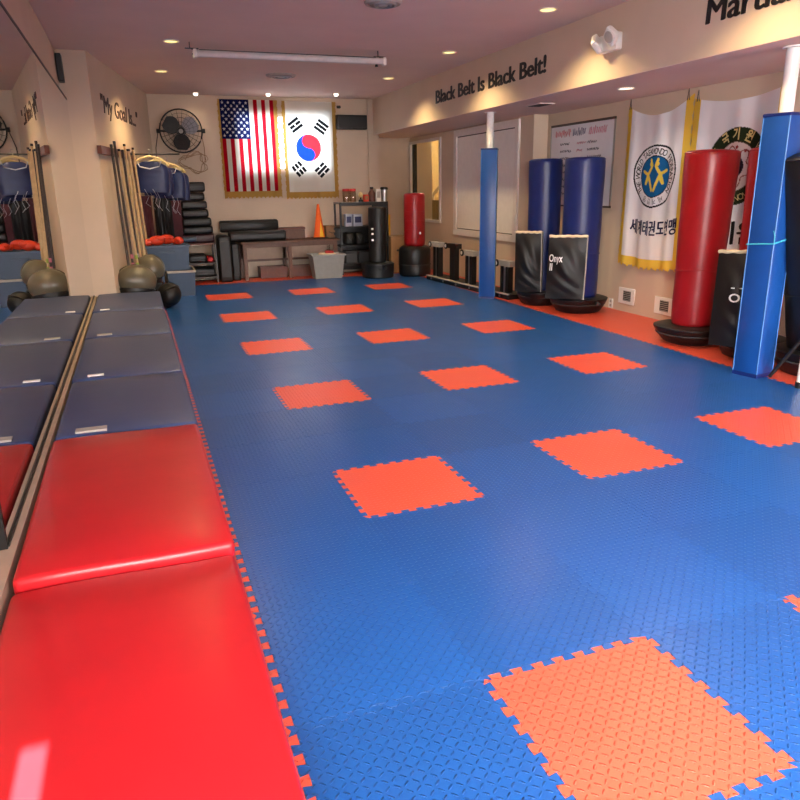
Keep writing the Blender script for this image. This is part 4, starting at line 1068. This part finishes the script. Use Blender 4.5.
rack_item('carton', 'tall white carton on top of the black rack', 'box', 375.4, 380, 189, 1.60, rz, 'box', M_white, M_lgrey)
rack_item('tumbler', 'steel tumbler with black lid on the black rack end', 'cup', 380.5, 387.5, 187, 1.62, rz, 'tumbler', M_chrome)
M_print = mat('blue_white_carton', (176, 184, 204), 0.6)
rack_item('carton', 'pale blue carton on the upper rack shelf by the post', 'box', 344.5, 351, 214, 1.62, 0.83, 'box', M_print, M_navy)
rack_item('carton', 'pale blue carton on the upper rack shelf beside the black bag', 'box', 352, 361, 214, 1.62, 0.83, 'box', M_print, M_navy)
for k, (a, b, zt) in enumerate(((344, 353, 232), (354, 363, 235))):
    q0, q1 = PY(a, zt, 1.62), PY(b, zt, 1.62)
    t = thing('gear_bag', ('lumpy black gear bag on the middle rack shelf', 'second lumpy black gear bag on the middle rack shelf')[k], 'bag', ((q0.x+q1.x)/2, 1.64, 0.51), 0, 'bags on the rack')
    MB().rbox(q0.x, q1.x, 1.50, 1.80, 0.51, 0.72, 0.05, 3).build('bag_body', M_black, t); MB().tube([(q0.x+0.04, 1.5, 0.66), (q0.x+0.07, 1.47, 0.60), ((q0.x+q1.x)/2, 1.47, 0.59), (q1.x-0.05, 1.49, 0.66)], 0.008, 5).build('strap', M_dgrey, t)
for k, (a, b) in enumerate(((344, 356), (357, 372))):
    q0, q1 = PY(a, 262, 1.62), PY(b, 262, 1.62)
    t = thing('storage_box', ('dark lidded box on the lowest rack shelf by the tub', 'dark lidded box on the lowest rack shelf behind the bag')[k], 'box', ((q0.x+q1.x)/2, 1.64, 0.19), 0, 'boxes on the rack')
    MB().rbox(q0.x, q1.x, 1.49, 1.80, 0.19, 0.38, 0.012, 1).build('body', M_dgrey, t); MB().rbox(q0.x-0.008, q1.x+0.008, 1.482, 1.808, 0.38, 0.41, 0.006, 1).build('lid', M_blackp, t)

# black bag on its round base, in front of the rack
b = PZ(378, 277, 0); bt = PY(376, 207, b.y)
t = standing_bag('black standing bag with white marks in front of the rack', (b.x, b.y), (b.x+0.02, b.y, bt.z), 0.155, M_black, GB, r0=0.26, r1=0.275, h=0.24)
for k, z in enumerate((0.62, 0.72, 0.80)):
    MB().box(b.x-0.135, b.x-0.10, b.y-0.128, b.y-0.112, z, z+0.03).build('white_mark', M_wlet, t)
# short red bag on a big black drum
b = PZ(415, 275, 0); bt = PY(415.5, 193, b.y); bz_ = PY(415, 247, b.y-0.25).z
t = thing('standing_bag', 'short red bag on a wide black drum base', 'punching bag', (b.x, b.y, 0), 0, GB)
R_ = 0.275
bs = MB().lathe([(R_*0.92, 0), (R_*0.98, 0.02), (R_, 0.06), (R_, 0.17), (R_*0.985, 0.185), (R_*0.985, 0.20), (R_, 0.215), (R_, bz_-0.07), (R_*0.95, bz_-0.03), (R_*0.8, bz_), (R_*0.5, bz_+0.01), (0.001, bz_+0.01)], 40, (b.x, b.y, 0)).build('drum_base', M_blackp, t)
MB().tube([(b.x+R_*1.003*math.cos(2*PI*k/40), b.y+R_*1.003*math.sin(2*PI*k/40), 0.192) for k in range(40)], 0.009, 6, True).build('drum_band', M_dgrey, bs)
rr = 0.18; zz0 = bz_-0.0
bg_ = MB().lathe([(rr*0.85, zz0), (rr*0.97, zz0+0.02), (rr, zz0+0.06), (rr*1.01, zz0+(bt.z-zz0)*0.5), (rr, bt.z-0.05), (rr*0.96, bt.z-0.015), (rr*0.85, bt.z), (rr*0.3, bt.z+0.004), (0.001, bt.z+0.004)], 36, (b.x, b.y, 0)).build('bag', M_redbag, t)
for k in range(5):
    z = zz0 + (bt.z-zz0)*(0.15+0.17*k); MB().tube([(b.x+rr*1.012*math.cos(2*PI*i/36), b.y+rr*1.012*math.sin(2*PI*i/36), z) for i in range(36)], 0.004, 5, True).build('seam', M_redbag, bg_)
MB().cyl((b.x+0.03, b.y-rr*0.99, zz0+0.22), (b.x+0.032, b.y-rr*1.03, zz0+0.22), 0.02, n=14).build('white_badge', M_wlet, bg_)
# cardboard box and sticks in the niche
c = rY(391.5, 409, 237, 266, 1.35)
t = thing('moving_box', 'brown cardboard box with hand hole behind the short red bag', 'box', ((c[0]+c[1])/2, 1.55, 0))
MB().rbox(c[0]+0.0, c[1], 1.36, 1.76, 0.0, c[3], 0.006, 1).build('carton', M_card, t)
MB().rbox(c[0]+0.10, c[0]+0.21, 1.354, 1.362, c[3]*0.60, c[3]*0.66, 0.01, 1).build('hand_hole', M_blackp, t)
MB().box(c[0]-0.006, c[1]+0.006, 1.352, 1.768, c[3], c[3]+0.012).build('flap', M_card, t)
for k, (dx, zt, m_, lb) in enumerate(((0.05, 1.32, M_lgrey, 'pale grey flat board standing behind the cardboard box'), (0.14, 1.0, M_yellow, 'yellow stick standing behind the cardboard box'))):
    x = c[0]+dx; tt = thing('leaning_board', lb, 'board', (x, 1.9, 0))
    MB().box(x-0.03+0.02*k, x+0.03-0.01*k, 1.84, 1.87, 0.0, zt).build('board', m_, tt)
    MB().box(x-0.034+0.02*k, x+0.034-0.01*k, 1.836, 1.874, zt, zt+0.01).build('end_cap', M_wood2, tt)

# ------------------------------------------------------------------ back left: pad stack on a rack
SY = 1.70
sx0 = PY(186, 262, SY-0.2).x; sx1 = PY(217.5, 262, SY-0.2).x; sz = PY(206, 243, SY-0.2).z
t = thing('gear_rack', 'low dark gear rack under the stack of black pads', 'shelf', ((sx0+sx1)/2, SY, 0))
for x in (sx0, sx1-0.03):
    for y in (SY-0.2, SY+0.27): MB().box(x, x+0.03, y, y+0.03, 0, sz).build('post', M_dwood, t)
for z in (0.07, 0.30, sz-0.03): MB().rbox(sx0, sx1, SY-0.2, SY+0.3, z, z+0.03, 0.004, 1).build('shelf', M_wood3 if z > 0.4 else M_dwood, t)
for k in range(3):
    z0 = (0.10, 0.33, 0.33)[k]; x0 = sx0+0.05+(0, 0, 0.30)[k]; x1 = (sx1-0.05, sx0+0.34, sx1-0.05)[k]; zt = (0.24, 0.46, 0.42)[k]
    tt = thing('target_pad', ('flat dark pad on the bottom shelf of the low rack', 'dark folded pad on the middle shelf of the low rack', 'red padded target on the middle shelf of the low rack')[k], 'pad', ((x0+x1)/2, SY, z0), 0, 'pads in the low rack')
    MB().rbox(x0, x1, SY-0.19, SY+0.2, z0, zt, 0.03, 3).build('pad_cover', M_red if k == 2 else M_black, tt)
    MB().box(x0+0.05, x1-0.05, SY-0.197, SY-0.187, z0+0.03, z0+0.045).build('strap', M_dgrey, tt)
edges = [243, 234, 226, 217.5, 209, 200.5, 192, 181.5]
rights = [215, 213.5, 212, 209, 207.5, 205, 205.5]; lefts = [184, 183.5, 183, 182, 181.5, 181, 180]
zprev = sz
names = ['maroon-tinted black pad at the bottom of the pad stack', 'black pad second from the bottom of the pad stack', 'black pad third from the bottom of the pad stack', 'black pad in the middle of the pad stack', 'black pad third from the top of the pad stack', 'black pad second from the top of the pad stack', 'black pad on top of the pad stack']
for k in range(7):
    zt = PY(205, edges[k+1], SY-0.15).z; x0 = PY(lefts[k], edges[k], SY-0.15).x; x1 = PY(rights[k], edges[k], SY-0.15).x
    tt = thing('curved_pad', names[k], 'pad', ((x0+x1)/2, SY, zprev), 0, 'stacked black pads')
    MB().rbox(x0, x1, SY-0.16, SY+0.20, zprev+0.001, zt-0.004, 0.035, 3).build('pad_cover', M_black if k else mat('maroon_black_vinyl', (56, 26, 34), 0.42), tt)
    MB().box(x0+0.03, x1-0.03, SY-0.165, SY-0.158, (zprev+zt)/2-0.004, (zprev+zt)/2+0.004).build('seam', M_dgrey, tt)
    zprev = zt
c = rY(172, 184, 200, 262, 1.45)
t = thing('maroon_panel', 'tall maroon panel standing left of the pad stack', 'board', ((c[0]+c[1])/2, 1.62, 0))
MB().rbox(c[0]+0.0, c[1], 1.58, 1.63, 0.0, c[3], 0.006, 1).build('panel', M_maroon, t)
MB().box(c[0]-0.006, c[1]+0.006, 1.574, 1.636, c[3], c[3]+0.02).build('top_cap', M_wood3, t)
# black upright pads between rack and table
for k, (a, b_, pt, y0, lb) in enumerate(((219.5, 232, 236, 1.40, 'black padded slab on end beside the low rack'), (232.5, 240, 244, 1.52, 'thin dark slab with grey edge against the table end'))):
    c = rY(a, b_, pt, 281, y0)
    t = thing('upright_pad', lb, 'pad', ((c[0]+c[1])/2, y0+0.2, 0), 0, 'pads standing on end')
    MB().rbox(c[0], c[1], y0, y0+0.42, 0.0, c[3], 0.035 if k == 0 else 0.02, 3).build('pad_cover', M_black, t)
    MB().rbox(c[0]+0.02, c[1]-0.02, y0-0.006, y0+0.01, 0.08, c[3]-0.08, 0.004, 1).build('edge_panel', M_dgrey, t)

# ------------------------------------------------------------------ left: bins, padded gear, vests, staffs
lb_ = tub('storage_bin', 'slate blue bin with white rim under another bin', -0.50, -0.11, 0.0, 0.62, 0.37, M_bin, 'bin', 0.03, 0.0, 'slate blue bins', 0.012, M_lgrey)
lc_ = tub('storage_bin', 'slate blue bin hidden behind the olive padded gear', -0.735, -0.53, 0.04, 0.44, 0.37, M_bin, 'bin', 0.03, 0.0, 'slate blue bins', 0.012)
ub_ = tub('storage_bin', 'upper slate blue bin heaped with orange-red gear', -0.745, -0.16, 0.02, 0.45, 0.355, M_bin, 'bin', 0.03, 0.378, 'slate blue bins', 0.015)
MB().rbox(-0.58, -0.36, 0.008, 0.03, 0.62, 0.65, 0.006, 1).build('front_grip', M_bin, ub_)
MB().rbox(-0.71, -0.19, 0.05, 0.42, 0.70, 0.722, 0.01, 1).build('lid_inset', M_blackp, ub_)
for k, (x, y, rz_, lb) in enumerate(((-0.58, 0.13, 0.25, 'bulky orange-red padded glove on the bin, nearest the staffs'), (-0.44, 0.34, -0.5, 'orange-red padded glove behind the others on the bin'), (-0.29, 0.13, -1.1, 'small orange-red glove at the free corner of the bin'), (-0.63, 0.35, 1.3, 'darker red glove at the back of the bin'))):
    t = thing('padded_glove', lb, 'glove', (x, y, 0.735), rz_, 'gloves on the bin')
    m_ = M_glove if k < 3 else M_red; s = 1.0 if k < 2 else 0.8
    MB().ell((0, 0, 0.07*s), 0.115*s, 0.075*s, 0.07*s, 18, 12).build('fist_pad', m_, t, False)
    MB().ell((0.04*s, -0.06*s, 0.095*s), 0.06*s, 0.032*s, 0.035*s, 14, 10).build('thumb', m_, t, False)
    MB().cyl((-0.10*s, 0, 0.05*s), (-0.17*s, 0.01, 0.045*s), 0.045*s, 0.05*s, 16).build('cuff', m_, t, False)
t = thing('foam_roll', 'grey foam roll lying on the bins behind the gloves', 'roll', (-0.22, 0.40, 0.735))
MB().cyl((-0.40, 0.42, 0.775), (-0.02, 0.46, 0.785), 0.035, n=18).build('roll', M_bin, t)
MB().cyl((-0.022, 0.46, 0.785), (-0.016, 0.46, 0.785), 0.022, n=14).build('core', M_blackp, t)

def dome_gear(label, c, rx, ry, rz_, rot, tilt, m=M_olive):
    t = thing('padded_headgear', label, 'headgear', c, rot, 'olive padded gear by the mats')
    X = Matrix.Rotation(tilt, 4, 'X') @ Matrix.Rotation(0.12, 4, 'Y'); off = Matrix.Translation((0, 0, rz_*0.98))
    prof = [(1.0*math.cos(a), math.sin(a)) for a in [(-0.55+(PI/2+0.55)*k/12) for k in range(13)]]
    MB().lathe([(max(1e-3, r), z) for r, z in prof], 32, xf=off @ X @ Matrix.Diagonal((rx, ry, rz_, 1)), pw=2.3).build('shell', m, t, False)
    MB().lathe([(0.86, -0.50), (0.88, -0.75), (0.80, -0.93), (0.5, -0.96), (0.001, -0.96)], 28, xf=off @ X @ Matrix.Diagonal((rx, ry, rz_, 1))).build('dark_lining', M_black, t, False)
    MB().tube([off @ X @ Vector((rx*1.012*math.cos(a), ry*0.12, rz_*1.012*math.sin(a))) for a in [0.1+(PI-0.2)*k/20 for k in range(21)]], 0.012, 6).build('seam', m, t, False)
    MB().tube([off @ X @ Vector((rx*0.9*math.cos(a), -ry*0.9*abs(math.sin(a))*0.9, -rz_*(0.55+0.25*math.sin(a)))) for a in [PI*k/12 for k in range(13)]], 0.012, 6).build('chin_strap', M_blackp, t, False)
for k, (px, pt, Y, rx, ry, rzz, rot, ti, lb) in enumerate(((137.5, 265, -1.30, 0.235, 0.19, 0.19, 0.1, -0.15, 'big olive padded dome right behind the last blue mat'), (152, 255, -0.66, 0.19, 0.17, 0.18, -0.5, -0.1, 'olive padded dome between the bigger dome and the bins'))):
    g = PY(px, 285, Y); gz = PY(px, pt, Y).z-1.98*rzz
    dome_gear(lb, (g.x, Y, gz), rx, ry, rzz, rot, ti)
    t = thing('low_box', ('low dark box under the big olive dome', 'dark box under the smaller olive dome')[k], 'box', (g.x, Y, 0), 0, 'dark boxes under the padded domes')
    MB().rbox(g.x-rx*0.7, g.x+rx*0.75, Y-ry*0.8, Y+ry*0.8, 0.0, gz, 0.01, 1).build('body', M_blackp, t)
    MB().rbox(g.x-rx*0.72, g.x+rx*0.77, Y-ry*0.83, Y+ry*0.83, gz-0.02, gz, 0.005, 1).build('lid', M_dgrey, t)
g = PZ(166, 309, 0); dome_gear('dark padded headgear tipped on its side by the mat edge', (g.x+0.06, g.y+0.10, 0.015), 0.15, 0.15, 0.16, 0.8, 0.9, M_black)

# staffs leaning against the slanted wall, held by a wooden rail
def tw(s, d, z): q = TW0 + td*s + tn*d; return Vector((q.x, q.y, z))
def s_of(px, py): q = TWP(px, py); return (q-TW0).dot(td)
s0_, s1_ = s_of(97, 150), s_of(131, 158)
t = thing('wall_rail', 'short brown wooden weapon rail on the slanted wall', 'rack', tw((s0_+s1_)/2, 0, 1.94))
vs = [tw(s, d, z) for z in (1.90, 1.99) for s, d in ((s0_, 0.001), (s1_, 0.001), (s1_, 0.05), (s0_, 0.05))]
MB().add(vs, [(0, 1, 2, 3), (7, 6, 5, 4), (0, 4, 5, 1), (1, 5, 6, 2), (2, 6, 7, 3), (3, 7, 4, 0)]).build('board', M_wood3, t)
sticks = [(106, 'dark', 'dark wooden staff at the near end of the weapon rail'), (109.5, 'dark', 'dark wooden staff next to the end one'), (113.5, 'light', 'pale staff beside the dark staffs'), (117, 'dark', 'dark staff among the pale ones'),
          (119.5, 'light', 'pale wooden staff in the middle of the rail'), (122.5, 'light', 'thick pale staff right of the middle'), (125.5, 'brown', 'brown staff between two pale ones'), (128, 'light', 'pale wooden staff next to the vests')]
for k, (px, kind, lb) in enumerate(sticks):
    s = s_of(px, 152); r = 0.016 if k not in (5,) else 0.022
    m_ = {'dark': M_dwood, 'light': M_wood2, 'brown': M_wood}[kind]
    bot, top = tw(s+0.02*math.sin(k*3), 0.11+0.02*(k % 3), 0.0), tw(s, 0.05+r+0.002, 2.02+0.05*math.sin(k*1.9))
    tt = thing('wooden_staff', lb, 'staff', bot, 0, 'staffs leaning on the slanted wall')
    d = (top-bot)
    MB().cyl(bot, top, r*1.05, r*0.9, 12).build('shaft', m_, tt)
    MB().cyl(top-d*0.012, top+d*0.002, r*1.05, n=12).build('tip', M_blackp if kind != 'dark' else M_dgrey, tt)
    if k in (1, 2, 3):
        gm = mat(('pink_tape', 'green_tape', 'white_tape')[k-1], ((206, 120, 140), (150, 170, 70), (200, 190, 200))[k-1], 0.6)
        for q in range(3): MB().cyl(bot+d*(0.22+0.05*q), bot+d*(0.245+0.05*q), r*1.25, n=12).build('grip_tape', gm, tt)

# vests on hangers hanging from a wall arm
rod0, rod1 = tw(1.95, 0.02, 1.98), tw(1.95, 0.02, 1.98)+Vector((0.62, -0.12, 0.0))
t = thing('hanging_rod', 'thin metal clothes rod sticking out of the slanted wall', 'rod', tw(1.95, 0.02, 1.98))
MB().cyl(rod0, rod1, 0.012, n=12).build('rod', M_dgrey, t)
MB().cyl(tw(1.95, 0.002, 1.98), tw(1.95, 0.02, 1.98), 0.04, n=16).build('flange', M_dgrey, t)
def vest(px, Y, rot, k, label):
    c = PY(px, 168, Y); zt = 1.95 - 0.04*k
    th = thing('clothes_hanger', 'cream plastic hanger ' + label[0], 'hanger', (c.x, Y, zt), rot, 'hangers with vests')
    MB().tube([(-0.21, 0, -0.085), (-0.12, 0, -0.03), (0, 0, 0.0), (0.12, 0, -0.03), (0.21, 0, -0.085)], 0.017, 8).build('shoulder_bar', M_cream, th, False)
    MB().tube([(-0.20, 0, -0.09), (0, 0, -0.075), (0.20, 0, -0.09)], 0.010, 6).build('lower_bar', M_cream, th, False)
    MB().tube([(0, 0, 0.0), (0, 0, 0.04), (0.02, 0, 0.06), (0.018, 0, 0.085), (-0.012, 0, 0.09)], 0.004, 6).build('hook', M_chrome, th, False)
    tv = thing('chest_protector', 'navy padded chest protector ' + label[1], 'vest', (c.x, Y, zt-0.56), rot, 'navy chest protectors on hangers')
    W, H = 0.24, 0.42; nu, nv = 20, 14; vs = []; fs = []
    for i in range(nv+1):
        v = i/nv; z = 0.07+H*v
        hw = W*(0.92+0.10*math.sin(PI*v)) * (1 if v < 0.8 else 1-0.55*((v-0.8)/0.2)**1.5)
        for j in range(nu):
            a = 2*PI*j/nu; ca, sa = math.cos(a), math.sin(a); q = 1/((abs(ca)**3+abs(sa)**3)**(1/3))
            rib = 1+0.05*math.cos(v*22) if sa < 0 else 1
            vs.append((hw*ca*q, 0.075*sa*q*rib, z))
    for i in range(nv):
        for j in range(nu): fs.append((i*nu+j, i*nu+(j+1) % nu, (i+1)*nu+(j+1) % nu, (i+1)*nu+j))
    fs += [list(range(nu))[::-1], [nv*nu+j for j in range(nu)]]
    MB().add(vs, fs, True).build('padding', M_vest, tv, False)
    MB().tube([(-0.16, -0.078, 0.49), (-0.13, -0.085, 0.42), (0.0, -0.09, 0.39), (0.13, -0.085, 0.42), (0.16, -0.078, 0.49)], 0.008, 6).build('neck_binding', M_lace, tv, False)
    MB().tube([(-0.23, -0.06, 0.09), (0, -0.09, 0.075), (0.23, -0.06, 0.09)], 0.0035, 6).build('hem_binding', M_vest, tv, False)
    for s in range(2):
        x = -0.10+0.11*s+0.02*k
        MB().tube([(x, -0.09, 0.12), (x+0.05, -0.10, 0.02), (x+0.02*math.sin(k+s), -0.10, -0.07), (x+0.06, -0.095, -0.12-0.02*s)], 0.0026, 5).build('lace', M_lace, tv, False)
lbl = [('nearest the slanted wall', 'nearest the slanted wall'), ('second out from the slanted wall', 'second out from the slanted wall'), ('third out from the slanted wall', 'third out from the slanted wall'), ('at the free end of the rod', 'at the free end of the clothes rod')]
for k, (px, Y, rot) in enumerate(((150.5, 0.22, -0.15), (156, 0.42, -0.6), (167, 0.60, -0.35), (176, 0.85, -1.0))): vest(px, Y, rot, k, lbl[k])
# dark garments hanging below
for k, (a, b_, pt, pb, Y, m_, lb) in enumerate(((134, 153, 196, 238, 0.72, M_maroon, 'dark maroon garment hanging behind the bins'), (155, 173, 198, 240, 1.12, M_black, 'black garment hanging beside the maroon one'))):
    c = rY(a, b_, pt, pb, Y); t = thing('hanging_garment', lb, 'clothes', ((c[0]+c[1])/2, Y, c[2]), 0, 'garments under the vests')
    nu, nv = 24, 8; vs = []; fs = []
    for side in (0, 1):
        for i in range(nv+1):
            for j in range(nu+1):
                u, v = j/nu, i/nv; x = c[0]+(c[1]-c[0])*u; z = c[2]+(c[3]-c[2])*v
                vs.append((x, Y+0.025*math.sin(u*19+k)*(1.2-v)+(0.05 if side else -0.05)*math.sin(PI*u)**0.4, z))
    K = (nu+1)*(nv+1)
    for i in range(nv):
        for j in range(nu):
            q = i*(nu+1)+j; fs += [(q, q+1, q+nu+2, q+nu+1), (K+q, K+q+nu+1, K+q+nu+2, K+q+1)]
    for j in range(nu): q = nv*(nu+1)+j; fs += [(q, q+1, K+q+1, K+q), (j+1, j, K+j, K+j+1)]
    MB().add(vs, fs, True).build('cloth', m_, t)
    xm_ = (c[0]+c[1])/2
    MB().tube([(xm_, Y, c[3]-0.02), (xm_, Y, c[3]+0.10), (xm_+0.02, Y, c[3]+0.13), (xm_, Y, c[3]+0.15)], 0.004, 5).build('hanger_hook', M_chrome, t)
